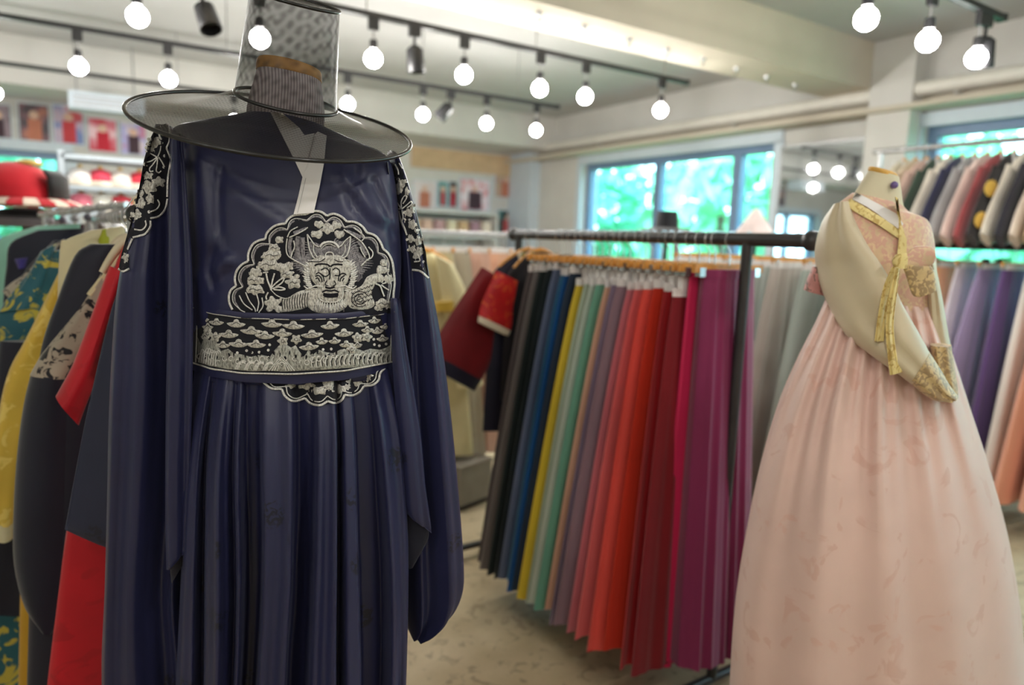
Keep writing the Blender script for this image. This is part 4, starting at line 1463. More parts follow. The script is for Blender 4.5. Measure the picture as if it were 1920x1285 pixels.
# sleeves: wide hanging tubes with their own drape folds
fl = knots([(-1, 0), (-.72, 1.0), (-.45, .35), (-.1, .6), (.25, -.4), (.5, -1.2), (.72, -.9), (.86, .2), (1, 0)])
sl = MB()
R1 = cloth_loft(sl, [(292, 236, 326, 240), (276, 300, 332, 290), (262, 360, 336, 360), (244, 440, 346, 440), (228, 510, 352, 520), (218, 580, 362, 590), (210, 700, 370, 700), (206, 800, 366, 800), (203, 950, 352, 950), (199, 1100, 340, 1100), (193, 1240, 352, 1250), (200, 1330, 352, 1345), (240, 1420, 345, 1430)],
                PD(D1 + 0.01), lambda u: 0.03 + 0.035 * min(1, u * 3), F1, 8, 72, fold=fl, amp=lambda u: 0.034 * min(1, u * 2.0), exp=0.85)
f2 = knots([(-1, 0), (-.6, 1), (.1, .4), (.5, -.9), (1, -.6)])
cloth_loft(sl, [(322, 250, 342, 252), (318, 380, 352, 380), (316, 500, 360, 500), (314, 620, 362, 620), (311, 760, 360, 760), (310, 900, 356, 890), (310, 1000, 356, 960), (312, 1068, 352, 1032)],
           PD(D1 - 0.095), lambda u: 0.008 + 0.010 * math.sin(PI * min(1, u * 1.1 + .05)), F1, 8, 40, fold=f2, amp=0.012)
lslv = obj('left_sleeve', sl, M_NAVY, robe1, angle=PI)
mb = MB()
cloth_loft(mb, [(300, 300, 330, 300), (246, 500, 320, 500), (212, 570, 320, 590), (166, 760, 320, 780), (140, 890, 320, 920), (121, 994, 320, 1066)], PD(D1 + 0.10), 0.008, F1, 6, 30, wob=0.003)
obj('sleeve_back_panel', mb, satin_navy('navy satin flat', S(32, 37, 62), S(22, 23, 42), 0.5), lslv, angle=PI)
BV_L = bvh_of(sl)

fr = knots([(-1, -.4), (-.6, .5), (-.3, -.5), (0, .2), (.35, .9), (.62, .5), (.85, .8), (1, 0)])
sr = MB()
cloth_loft(sr, [(728, 284, 746, 300), (734, 330, 760, 340), (738, 400, 778, 405), (742, 470, 792, 475), (744, 530, 803, 535), (742, 610, 818, 612), (742, 700, 831, 700), (744, 800, 843, 800), (748, 900, 853, 900), (752, 980, 860, 980), (755, 1060, 864, 1040), (758, 1120, 863, 1080), (761, 1158, 848, 1118), (763, 1174, 818, 1150), (765, 1180, 785, 1172)],
           PD(D1 + 0.03), lambda u: 0.03 + 0.045 * math.sin(PI * min(1.0, u * 0.9 + 0.05)) ** 0.7, F1, 8, 72, fold=fr, amp=lambda u: 0.026 * min(1, u * 2.5), exp=0.85)
cloth_loft(sr, [(732, 560, 750, 560), (735, 660, 764, 660), (740, 740, 778, 742), (746, 820, 790, 824), (752, 890, 797, 905), (754, 930, 804, 955), (756, 950, 808, 985), (762, 962, 809, 1000)],
           PD(D1 - 0.075), lambda u: 0.006 + 0.010 * math.sin(PI * u), F1, 8, 36, fold=f2, amp=0.007)
rslv = obj('right_sleeve', sr, M_NAVY, robe1, angle=PI)
mb = MB()
cloth_loft(mb, [(754, 945, 804, 985), (756, 985, 803, 1010), (758, 1022, 790, 1036), (764, 1066, 774, 1064)], PD(D1 - 0.066), 0.004, F1, 6, 24)
obj('sleeve_opening_lining', mb, M_NAVYIN, rslv)
mb = MB()
cloth_loft(mb, [(318, 1010, 346, 985), (318, 1060, 346, 1026), (322, 1094, 342, 1060)], PD(D1 - 0.075), 0.003, F1, 6, 24)
obj('sleeve_opening_lining', mb, M_NAVYIN, lslv)
BV_R = bvh_of(sr)

# white inner collar
Q = lambda x, y: (480 + x / 3.213, 200 + y / 3.213)
e = Emb([BV_B], D1 - 0.1)
e.fill([Q(85, 30), Q(170, 200), Q(232, 322), Q(280, 425), Q(300, 420), Q(330, 300), Q(352, 160), Q(292, 172), Q(262, 128), Q(160, 40)], 0.003, 0.0015, 7, False, False)
obj('white_inner_collar', e.mb, M_WHITE, robe1, angle=PI / 3)
e = Emb([BV_B], D1 - 0.1)
e.fill([Q(280, 425), Q(255, 540), Q(226, 650), Q(348, 640), Q(382, 490), Q(410, 340), Q(426, 175), Q(372, 150), Q(350, 172), Q(326, 300)], 0.0035, 0.005, 7, False, False)
st_ = obj('white_collar_strip', e.mb, M_WHITE, robe1, angle=PI / 3)
e = Emb([BV_B], D1 - 0.1)
e.stroke([Q(300, 430), Q(275, 540), Q(250, 640)], 1.2, 0.0008, 0.0085)
e.stroke([Q(312, 320), Q(335, 240), Q(352, 165)], 1.2, 0.0008, 0.0085)
obj('collar_seam', e.mb, cloth('grey seam', S(176, 172, 170)), st_)

# ------------------------------------------------ dragon roundel
Z1 = lambda x, y: (400 + x / 5.053, 380 + y / 5.053)
ZL = lambda pts: [Z1(*p) for p in pts]
Z2 = lambda x, y: (340 + x / 4.571, 560 + y / 4.571)
Z2L = lambda pts: [Z2(*p) for p in pts]
scal = [[(180, 1015), (152, 950), (148, 880), (170, 825), (215, 790)], [(215, 790), (203, 720), (222, 645), (270, 588), (330, 555)], [(330, 555), (332, 480), (370, 400), (425, 362), (490, 345)],
        [(490, 345), (510, 285), (570, 228), (630, 205), (680, 200)], [(680, 200), (715, 150), (775, 118), (880, 110)], [(880, 110), (950, 82), (1020, 88), (1075, 125)], [(1075, 125), (1140, 106), (1210, 132), (1265, 180)],
        [(1265, 180), (1340, 185), (1410, 225), (1455, 285)], [(1455, 285), (1530, 312), (1580, 370), (1610, 440)], [(1610, 440), (1660, 485), (1695, 560), (1710, 650)], [(1710, 650), (1718, 760), (1708, 860), (1702, 1020)]]
e = Emb([BV_B], D1 - 0.1)
outl = []
for s_ in scal:
    outl += [tuple(q) for q in catmull(ZL(s_), 5)][:-1]
outl += ZL([(1702, 1020), (1680, 1050), (1000, 1100), (180, 1070), (180, 1015)])
e.fill(outl, 0.001, 0.0012, 9, False, False)
round_ = obj('dragon_roundel', e.mb, PATCH, robe1, angle=PI / 3)
e = Emb([BV_B], D1 - 0.1)
for s_ in scal:
    e.stroke(ZL(s_), 4.4, 0.0028, 0.002)
ctr_ = np.array([960, 900.0])
for s_ in scal:                                               # inner grey arcs and beads of every lobe
    p = [np.array(q, float) for q in s_]
    inn = [q + (ctr_ - q) / np.linalg.norm(ctr_ - q) * k for q, k in zip(p, (62, 38, 34, 38, 62)[:len(p)])] if len(p) == 5 else [q + (ctr_ - q) / np.linalg.norm(ctr_ - q) * k for q, k in zip(p, (58, 34, 34, 58))]
    e.stroke([Z1(*q) for q in inn], 1.8, 0.0015, 0.002)
    for q in (inn[0] + (inn[1] - inn[0]) * .1, inn[-1] + (inn[-2] - inn[-1]) * .1):
        c = Z1(*q)
        e.fill([(c[0] + 2.6 * math.cos(a), c[1] + 2.6 * math.sin(a)) for a in np.linspace(0, 2 * PI, 9)[:-1]], 0.002, 0.0018, 3, False)
obj('silver_border', e.mb, SILW, round_)
e = Emb([BV_B], D1 - 0.1)
for s_ in scal:
    p = [np.array(q, float) for q in s_]
    ks = (66, 56, 52, 56, 66) if len(p) == 5 else (62, 52, 52, 62)
    inn = [q + (ctr_ - q) / np.linalg.norm(ctr_ - q) * k for q, k in zip(p, ks)]
    e.stroke([Z1(*q) for q in inn], 4.0, 0.0012, 0.0018)
obj('grey_lobe_stitching', e.mb, GREYT, round_)


def puff(cx, cy, rx, ry, k=5, ph=0.3, dep=0.20):
    return [(cx + rx * (1 + dep * math.cos(k * a + ph)) * math.cos(a), cy + ry * (1 + dep * math.cos(k * a + ph)) * math.sin(a)) for a in np.linspace(0, 2 * PI, 26)[:-1]]


e = Emb([BV_B], D1 - 0.1)
for cx, cy, rx, ry in [(622, 352, 40, 34), (575, 430, 52, 40), (555, 500, 98, 46), (520, 590, 108, 48), (660, 620, 60, 46), (715, 600, 40, 40), (690, 680, 66, 40), (400, 665, 60, 42), (375, 735, 66, 40), (440, 740, 40, 34), (395, 825, 92, 42), (760, 760, 66, 50), (790, 700, 30, 26),
                       (1000, 205, 52, 32), (1085, 250, 60, 40), (1165, 215, 58, 34), (985, 300, 62, 34), (1195, 300, 60, 34), (1080, 215, 34, 30), (560, 960, 66, 58), (620, 1010, 40, 36), (530, 1010, 36, 30), (1615, 570, 40, 36), (1590, 640, 58, 36), (1660, 725, 44, 40), (1610, 960, 84, 40), (1560, 1000, 40, 26), (1650, 640, 26, 24)]:
    e.fill([Z1(*q) for q in puff(cx, cy, rx * 1.12, ry * 1.12, 5 if rx < 90 else 7, rx * .7)], 0.0024, 0.002, 4.5)
# body of the dragon
e.fill(ZL([(590, 900), (700, 900), (790, 850), (870, 825), (990, 815), (1000, 850), (930, 960), (870, 1000), (800, 1020), (640, 1035), (650, 960)]), 0.0024, 0.002, 5)
e.fill(ZL([(870, 900), (930, 850), (985, 830), (1000, 930), (1110, 965), (1230, 930), (1250, 850), (1290, 870), (1275, 970), (1200, 1030), (1080, 1052), (960, 1035), (890, 980)]), 0.0022, 0.0022, 5)
e.fill(ZL([(1260, 850), (1400, 790), (1450, 710), (1530, 672), (1605, 690), (1632, 765), (1560, 755), (1522, 800), (1500, 870), (1530, 970), (1440, 1015), (1300, 1000), (1270, 930)]), 0.0024, 0.002, 5)
# face
em = Emb([BV_B], D1 - 0.1)
em.fill(ZL([(720, 350), (860, 330), (900, 600), (980, 800), (860, 800), (780, 640), (700, 500)]), 0.0008, 0.0014, 7)
em.fill(ZL([(1300, 350), (1400, 420), (1445, 560), (1465, 650), (1420, 750), (1320, 800), (1250, 800), (1310, 620)]), 0.0008, 0.0014, 7)
em.fill(ZL([(960, 400), (1020, 430), (1060, 400), (1150, 400), (1190, 430), (1250, 400), (1220, 520), (980, 520)]), 0.0008, 0.0016, 6)
obj('grey_fur_stitching', em.mb, thread_mat('dark fur thread', S(112, 108, 112), S(48, 46, 54), 520), round_)
e.fill(ZL([(900, 620), (900, 560), (960, 530), (1010, 500), (1100, 500), (1200, 500), (1260, 540), (1310, 570), (1310, 620), (1290, 700), (1270, 760), (1240, 800), (1240, 900), (1190, 945), (1110, 955), (1030, 945), (990, 900), (985, 800), (930, 730)]), 0.0030, 0.0025, 5)
obj('silver_dragon_stitching', e.mb, SILV, round_)
e = Emb([BV_B], D1 - 0.1)
# horns, ears, crest, antlers
for pts, w_ in [([(890, 300), (905, 420), (935, 500), (960, 530)], 2.6), ([(890, 300), (930, 360), (960, 400), (1000, 420)], 2.2), ([(1300, 320), (1290, 420), (1265, 500), (1220, 530)], 2.6), ([(1300, 320), (1250, 360), (1220, 400), (1190, 420)], 2.2),
                ([(1010, 420), (1040, 385), (1105, 372), (1160, 390), (1190, 430)], 4.0), ([(1020, 440), (1060, 402), (1110, 395), (1160, 420)], 1.8), ([(1060, 520), (1070, 480), (1105, 470), (1135, 485), (1140, 540)], 2.4), ([(950, 400), (950, 460), (985, 520)], 2.0), ([(1250, 400), (1245, 470), (1210, 520)], 2.0),
                ([(700, 340), (690, 420), (700, 490), (740, 530), (830, 580), (890, 610)], 2.4), ([(760, 360), (770, 420), (745, 480), (735, 520)], 2.6), ([(720, 330), (790, 300), (860, 260), (895, 235)], 2.4), ([(700, 330), (730, 270), (800, 230)], 2.2), ([(1235, 255), (1320, 310), (1400, 370), (1450, 440), (1480, 520), (1440, 560), (1400, 600)], 2.6),
                ([(1330, 240), (1400, 290), (1430, 330), (1400, 370)], 2.2), ([(1470, 420), (1510, 470), (1500, 520), (1450, 545)], 2.4), ([(1390, 420), (1410, 470), (1440, 520)], 2.2),
                ([(1245, 575), (1265, 545), (1295, 560), (1285, 590), (1258, 590)], 2.4), ([(955, 580), (935, 548), (915, 560), (925, 590), (950, 596)], 2.2),
                ([(500, 670), (515, 740), (540, 800), (548, 830)], 3.4), ([(580, 670), (560, 740), (548, 800)], 3.0), ([(545, 810), (620, 740), (668, 715), (650, 760), (590, 800)], 2.8), ([(550, 820), (620, 800), (680, 820), (640, 830), (570, 825)], 2.8), ([(470, 665), (520, 660)], 2.6), ([(520, 850), (500, 890), (505, 920)], 3.0), ([(548, 830), (600, 880), (680, 910), (740, 895)], 2.0),
                ([(245, 880), (290, 960), (370, 1020)], 2.4), ([(305, 850), (340, 930), (390, 1000), (400, 1035)], 2.4), ([(410, 870), (430, 950), (415, 1030)], 2.4), ([(460, 900), (470, 980), (430, 1045)], 2.4), ([(220, 980), (260, 1020), (300, 1040)], 2.2),
                ([(1540, 770), (1580, 790), (1600, 840), (1620, 890)], 3.0), ([(1590, 780), (1630, 810), (1665, 830)], 2.8), ([(1600, 770), (1640, 760)], 2.6), ([(985, 815), (870, 825)], 1.8), ([(1240, 810), (1320, 810)], 1.8),
                ([(1000, 820), (1000, 900), (1040, 935), (1110, 945), (1180, 935), (1225, 895), (1225, 815)], 2.2), ([(900, 640), (870, 600), (905, 600)], 2), ([(905, 690), (880, 660), (910, 665)], 2), ([(1310, 640), (1340, 600), (1305, 600)], 2), ([(1290, 720), (1330, 690), (1300, 680)], 2)]:
    e.stroke(ZL(pts), w_, 0.0018, 0.0042)
for k_ in range(15):
    a = -0.55 + 1.35 * k_ / 14
    for sgn in (-1, 1):
        bx_, by_ = 1107 + sgn * 195 * math.cos(a), 690 + 190 * math.sin(a)
        e.stroke(ZL([(bx_, by_), (bx_ + sgn * 34 * math.cos(a - .3), by_ + 30 * math.sin(a) - 8), (bx_ + sgn * (58 + 14 * (k_ % 2)) * math.cos(a), by_ + 50 * math.sin(a) - 26)]), 4.2, 0.0014, 0.0030, taper=True)
for k_ in range(13):
    a = 0.25 + (PI - 0.5) * k_ / 12
    e.stroke(ZL([(1107 + 118 * math.cos(a), 905 + 40 * math.sin(a)), (1107 + 128 * math.cos(a), 940 + 52 * math.sin(a)), (1107 + 150 * math.cos(a) + 8, 960 + 66 * math.sin(a))]), 2.8, 0.0014, 0.0042, taper=True)
for sgn in (-1, 1):
    e.stroke(ZL([(1107 + sgn * 70, 800), (1107 + sgn * 140, 790), (1107 + sgn * 210, 815), (1107 + sgn * 250, 790)]), 2.6, 0.0016, 0.0050)
obj('silver_line_stitching', e.mb, SILW, round_)
e = Emb([BV_B], D1 - 0.1)
rr = random.Random(3)
for a in np.linspace(-0.15, 1.35, 26):                         # dark grey mane fanning out on both sides of the head
    for sgn in (-1, 1):
        r0, r1 = 215, 330 + 50 * math.sin(a * 9) + (40 if sgn > 0 else 0)
        p0 = (1105 + sgn * r0 * math.cos(a) * .95, 640 - r0 * math.sin(a) * .9)
        p1 = (1105 + sgn * (r0 + r1) / 2 * math.cos(a + .06), 640 - (r0 + r1) / 2 * math.sin(a + .06))
        p2 = (1105 + sgn * r1 * math.cos(a + .02), 640 - r1 * math.sin(a + .02) * .9)
        e.stroke(ZL([p0, p1, p2]), 3.4, 0.0012, 0.0016, taper=True)
for pts, w_ in [([(735, 330), (720, 420), (740, 500)], 8), ([(800, 320), (790, 420), (820, 540)], 9), ([(850, 330), (850, 450), (860, 580)], 8), ([(1370, 360), (1420, 430), (1450, 500)], 8), ([(760, 290), (830, 265), (880, 245)], 7), ([(1260, 270), (1340, 300), (1400, 330)], 7), ([(920, 400), (940, 480), (990, 520)], 6), ([(1280, 400), (1265, 470), (1220, 510)], 6), ([(1040, 440), (1105, 420), (1170, 445)], 6), ([(1010, 470), (1040, 500)], 6), ([(1200, 470), (1170, 500)], 6)]:
    e.stroke(ZL(pts), w_, 0.0012, 0.0018)
for i in range(9):
    x = 960 + 34 * i
    e.stroke(ZL([(x, 970), (x + rr.uniform(-8, 8), 1000), (x + rr.uniform(-6, 6), 1035)]), 1.6, 0.001, 0.0046)
obj('grey_mane_stitching', e.mb, GREYT, round_)
e = Emb([BV_B], D1 - 0.1)
for pts, w_ in [([(960, 600), (985, 585), (1040, 582), (1085, 590), (1105, 608)], 2.6), ([(1110, 608), (1135, 590), (1180, 585), (1225, 590)], 2.6), ([(1020, 640), (1060, 620), (1090, 640), (1095, 680), (1060, 700), (1025, 680)], 1.8), ([(1130, 640), (1160, 620), (1195, 645), (1190, 690), (1150, 690)], 1.8),
                ([(970, 680), (1000, 665), (1040, 700), (1050, 745)], 1.8), ([(965, 700), (995, 690), (1025, 720), (1030, 755)], 1.8), ([(968, 725), (990, 715), (1010, 750)], 1.8), ([(1185, 745), (1190, 700), (1225, 670), (1260, 685)], 1.8), ([(1200, 750), (1210, 715), (1245, 690)], 1.8), ([(1220, 745), (1240, 715)], 1.8),
                ([(1060, 800), (1100, 812), (1150, 800)], 3.0), ([(1030, 850), (1070, 832), (1110, 838), (1150, 832), (1190, 850)], 2.4), ([(1040, 870), (1110, 878), (1185, 870)], 5.0), ([(1050, 890), (1110, 898), (1180, 890)], 2.0), ([(1075, 740), (1060, 775), (1090, 790)], 1.6), ([(1145, 740), (1160, 775), (1130, 790)], 1.6), ([(1105, 620), (1105, 690), (1100, 730)], 1.6),
                ([(900, 560), (960, 560), (1010, 560), (1060, 530)], 1.4), ([(1145, 540), (1190, 560), (1230, 560)], 1.4)]:
    e.stroke(ZL(pts), w_ * 1.35, 0.0009, 0.0056)
for i in range(9):
    e.stroke(ZL([(1045 + 16 * i, 862), (1045 + 16 * i, 884)]), 1.2, 0.001, 0.006, smooth=False)
for i in range(11):                                           # scales on the coils
    x = 640 + 24 * i
    e.stroke(ZL([(x + 20, 900 - 5 * i), (x + 8, 950 - 3 * i), (x + 16, 1010 - i)]), 1.5, 0.0008, 0.0046)
for i in range(7):
    for j in range(4):
        x, y = 1320 + 30 * i, 850 + 42 * j - 12 * i
        if 1285 < x < 1520 and 720 < y < 1000:
            e.stroke(ZL([(x - 12, y), (x, y + 14), (x + 12, y)]), 1.4, 0.0008, 0.0046)
for k_ in range(3):
    e.stroke([Z1(1390 + (28 + 26 * k_) * math.cos(a), 915 + (28 + 26 * k_) * .9 * math.sin(a)) for a in np.linspace(0.4 * k_, 5 + .4 * k_, 12)], 1.4, 0.0008, 0.0048)
for cx, cy, rx in [(555, 500, 60), (520, 590, 66), (395, 825, 56), (690, 680, 36), (760, 760, 36), (1610, 960, 50), (375, 735, 36), (575, 430, 30)]:
    e.stroke(ZL([(cx - rx, cy + 4), (cx - rx * .3, cy - 10), (cx + rx * .2, cy + 6), (cx + rx, cy - 4)]), 1.2, 0.0007, 0.0046)
obj('black_detail_stitching', e.mb, BLKT, round_)
e = Emb([BV_B], D1 - 0.1)
for c in ((1050, 658), (1158, 660)):
    c = Z1(*c)
    e.fill([(c[0] + 3.6 * math.cos(a), c[1] + 3.6 * math.sin(a)) for a in np.linspace(0, 2 * PI, 12)[:-1]], 0.0016, 0.0056, 3, False)
obj('white_eyes', e.mb, SILW, round_)

# lower edge of the roundel, below the belt, on the skirt panel
low = [[(700, 715), (770, 768), (860, 775)], [(860, 775), (892, 840), (965, 880), (1060, 855)], [(1060, 855), (1110, 900), (1190, 914), (1255, 880)], [(1255, 880), (1320, 896), (1375, 870), (1400, 825)], [(1400, 825), (1470, 830), (1530, 800), (1565, 750)], [(1565, 750), (1640, 740), (1690, 700), (1705, 640), (1745, 596)]]
e = Emb([BV_S], D1 - 0.13)
ol = []
for s_ in low:
    ol += [tuple(q) for q in catmull(Z2L(s_), 5)][:-1]
ol += Z2L([(1745, 596), (1720, 560), (1200, 600), (760, 640)])
e.fill(ol, 0.001, 0.003, 8, False, False)
lowp = obj('lower_roundel_edge', e.mb, PATCH, robe1, angle=PI / 3)
e = Emb([BV_S], D1 - 0.13)
c2 = np.array([1230, 560.0])
for s_ in low:
    e.stroke(Z2L(s_), 4.4, 0.0028, 0.004)
    p = [np.array(q, float) for q in s_]
    inn = [q + (c2 - q) / np.linalg.norm(c2 - q) * (30 + 14 * (i in (0, len(p) - 1))) for i, q in enumerate(p)]
    e.stroke([Z2(*q) for q in inn], 2.2, 0.0014, 0.004)
    for q in (inn[0], inn[-1]):
        c = Z2(*q)
        e.fill([(c[0] + 2.8 * math.cos(a), c[1] + 2.8 * math.sin(a)) for a in np.linspace(0, 2 * PI, 9)[:-1]], 0.002, 0.004, 3, False)
obj('silver_border', e.mb, SILW, lowp)
e = Emb([BV_S], D1 - 0.13)
for cx, cy, rx, ry in [(950, 740, 46, 30), (1060, 735, 80, 44), (1265, 700, 82, 40), (1180, 790, 76, 34), (1265, 745, 44, 40), (1350, 775, 60, 36), (1480, 715, 62, 36), (1590, 660, 50, 26), (1590, 690, 30, 28), (1420, 760, 30, 24)]:
    e.fill([Z2(*q) for q in puff(cx, cy, rx, ry, 6, rx)], 0.0024, 0.0042, 4.5)
obj('silver_cloud_stitching', e.mb, SILV, lowp)


# ------------------------------------------------ shoulder embroidery
def shoulder(bv, Zc, outline, borders, puffs, curls, beads, par, name, k):
    e = Emb([bv], D1 - 0.04)
    e.fill([Zc(*q) for q in outline], 0.001, 0.0012, 7, False, False)
    o = obj(name, e.mb, PATCH, par, angle=PI / 3)
    e = Emb([bv], D1 - 0.04)
    for s_ in borders:
        e.stroke([Zc(*q) for q in s_], 4.0, 0.0026, 0.0022)
    for s_, w_ in curls:
        e.stroke([Zc(*q) for q in s_], w_, 0.002, 0.003)
    for b in beads:
        c = Zc(*b)
        e.fill([(c[0] + 3 * math.cos(a), c[1] + 3 * math.sin(a)) for a in np.linspace(0, 2 * PI, 9)[:-1]], 0.0018, 0.002, 3, False)
    obj('silver_cord', e.mb, SILW, o)
    e = Emb([bv], D1 - 0.04)
    for cx, cy, rx, ry in puffs:
        e.fill([Zc(*q) for q in puff(cx, cy, rx, ry, 5, rx)], 0.0022, 0.002, 4)
    obj('silver_cloud_stitching', e.mb, SILV, o)
    return o


Z3 = lambda x, y: (200 + x / 4.283, 220 + y / 4.283)
bord3 = [[(482, 50), (506, 110), (504, 190), (480, 246)], [(480, 246), (512, 330), (506, 400), (490, 500), (486, 640)], [(488, 655), (470, 735), (420, 795), (350, 812)], [(352, 830), (350, 880), (310, 935), (262, 952), (208, 966)], [(205, 975), (185, 1020), (165, 1062)], [(92, 1215), (130, 1238), (182, 1216)]]
pat = shoulder(BV_L, Z3, [(400, 70), (482, 50), (506, 110), (504, 190), (482, 246), (510, 330), (506, 400), (490, 500), (486, 650), (470, 735), (420, 795), (352, 812), (350, 880), (310, 935), (262, 952), (208, 966), (185, 1020), (165, 1062), (178, 1130), (182, 1216), (130, 1238), (96, 1215), (118, 1100), (160, 960), (205, 800), (262, 560), (300, 340), (345, 180)],
               bord3, [(380, 200, 62, 40), (350, 250, 40, 40), (330, 470, 40, 32), (420, 520, 52, 40), (340, 560, 66, 50), (275, 610, 36, 30), (350, 655, 40, 40), (270, 690, 50, 44), (250, 780, 40, 40), (150, 1130, 28, 40), (215, 800, 30, 40)],
               [([(405, 320), (360, 350), (310, 365), (300, 385), (330, 390)], 2.6), ([(410, 325), (370, 380), (345, 410), (350, 435), (375, 432)], 2.6), ([(412, 325), (405, 390), (400, 430), (420, 446), (438, 430)], 2.6), ([(418, 320), (445, 360), (465, 400)], 2.6), ([(410, 320), (430, 270), (436, 230)], 2.6), ([(310, 270), (350, 290), (405, 320)], 2.4), ([(420, 100), (425, 150), (440, 180)], 3.6), ([(410, 660), (425, 700), (400, 740), (350, 760)], 3.0), ([(310, 830), (315, 870), (280, 905), (220, 900)], 3.0), ([(165, 720), (190, 680), (215, 650)], 2.2)],
               [(440, 70), (465, 310), (450, 620), (340, 760), (305, 820), (145, 800), (460, 400)], lslv, 'shoulder_embroidery', 0)
Z4 = lambda x, y: (700 + x / 4.586, 260 + y / 4.586)
shoulder(BV_R, Z4, [(130, 190), (165, 330), (186, 480), (205, 620), (250, 760), (292, 900), (312, 1000), (330, 1122), (410, 1140), (474, 1200), (452, 980), (415, 840), (365, 650), (318, 460), (280, 330), (215, 190)],
         [[(130, 200), (142, 290), (168, 340), (178, 440)], [(332, 1128), (405, 1142), (476, 1200)], [(215, 620), (235, 700), (275, 790), (290, 830)]],
         [(230, 420, 40, 60), (285, 460, 26, 40), (300, 640, 40, 40), (340, 600, 22, 50), (330, 740, 44, 40), (320, 860, 36, 40), (390, 880, 40, 40), (330, 950, 36, 36), (400, 970, 36, 40), (370, 1010, 30, 36), (260, 370, 30, 20), (370, 790, 26, 26), (290, 700, 26, 26)],
         [([(240, 605), (200, 540), (195, 500)], 2.4), ([(242, 600), (240, 540), (270, 490), (285, 510), (255, 560)], 2.4), ([(245, 605), (290, 570), (325, 540), (330, 565), (290, 595)], 2.4), ([(205, 605), (250, 605)], 2.4), ([(245, 615), (255, 680), (240, 715)], 2.4), ([(185, 220), (210, 270), (215, 310)], 3.0), ([(220, 210), (250, 260)], 2.4), ([(350, 1060), (400, 1050), (380, 1000)], 2.6)],
         [(140, 275), (395, 1090), (440, 1120), (435, 1060), (215, 350)], rslv, 'shoulder_embroidery', 1)

# ------------------------------------------------ belt
belt = empty('embroidered_belt', B1 + F1 * 0.05, 'wide dark belt with silver clouds and waves around the navy robe', 'belt')
topc = lambda s: np.array([360 + (742 - 360) * s, np.interp(s, [0, .1, .25, .5, .75, 1], [578, 588, 596, 599, 597, 586])])
botc = lambda s: np.array([359 + (740 - 359) * s, np.interp(s, [0, .1, .25, .5, .75, 1], [682, 694, 702, 704, 698, 680])])


def belt_bulge(s, off=0.0):
    x = 2 * s - 1
    return D1 - (0.142 + off) * max(0.0, 1 - abs(x) ** 2.2) ** 0.5 + 0.0


def belt_loft(tc, bc, off, th, n=60):
    rings = []
    for v in (0.0, 0.15, 0.5, 0.85, 1.0):
        rg = []
        for i in range(n):
            s = i / (n - 1)
            p = tc(s) * (1 - v) + bc(s) * v
            rg.append(at(p[0], p[1], belt_bulge(s, off + 0.002 * math.sin(PI * v))))
        for i in range(n):                                    # the back half
            s = 1 - i / (n - 1)
            p = tc(s) * (1 - v) + bc(s) * v
            q = at(p[0], p[1], D1)
            x = 2 * s - 1
            b_ = (0.128 + off) * max(0.0, 1 - abs(x) ** 2.2) ** 0.5
            rg.append(q - F1 * (b_ + 0.0005))
        rings.append(rg)
    m = MB()
    m.loft(rings, caps=False)
    return m


bm_ = belt_loft(topc, botc, 0.0, 0)
obj('belt_band', bm_, PATCH, belt, angle=PI / 2)
sash = belt_loft(lambda s: botc(s) + np.array([0, -8]), lambda s: botc(s) + np.array([0, np.interp(s, [0, .5, 1], [12, 17, 13])]), -0.006, 0)
obj('under_sash', sash, M_NAVY, belt, angle=PI / 2)
ts = belt_loft(lambda s: topc(s) + np.array([0, -10]), lambda s: topc(s) + np.array([0, 1]), -0.012, 0)
obj('upper_edge_lining', ts, satin_navy('navy satin edge', S(44, 44, 72), S(30, 30, 56), 0.5), belt, angle=PI / 2)
BV_T = bvh_of(bm_)
e = Emb([BV_T], D1 - 0.14)
e.stroke([tuple(topc(s)) for s in np.linspace(0.004, 0.996, 22)], 3.4, 0.0022, 0.0016)
e.stroke([tuple(botc(s) + np.array([0, -2])) for s in np.linspace(0.004, 0.996, 22)], 3.2, 0.0022, 0.0016)
e.stroke([(367, 583), (369, 620), (367, 680)], 2.6, 0.002, 0.0016)
e.stroke([(735, 588), (733, 640), (732, 679)], 2.6, 0.002, 0.0016)
for b in [(757, 397), (745, 443), (667, 460), (605, 463), (560, 447), (1215, 437), (1285, 433), (1650, 350), (1655, 395), (1697, 405), (1755, 390), (1100, 480), (480, 465)]:
    c = Z2(*b)
    e.fill([(c[0] + 2.7 * math.cos(a), c[1] + 2.7 * math.sin(a)) for a in np.linspace(0, 2 * PI, 9)[:-1]], 0.002, 0.0014, 3, False)
obj('silver_border', e.mb, SILW, belt)
CT = [(-1, .08), (-.62, .30), (-.36, .36), (-.24, .80), (0, .98), (.24, .80), (.36, .36), (.62, .30), (1, .08), (.66, -.42), (.25, -.62), (-.25, -.62), (-.66, -.42)]
e = Emb([BV_T], D1 - 0.14)
ed = Emb([BV_T], D1 - 0.14)
ew = Emb([BV_T], D1 - 0.14)
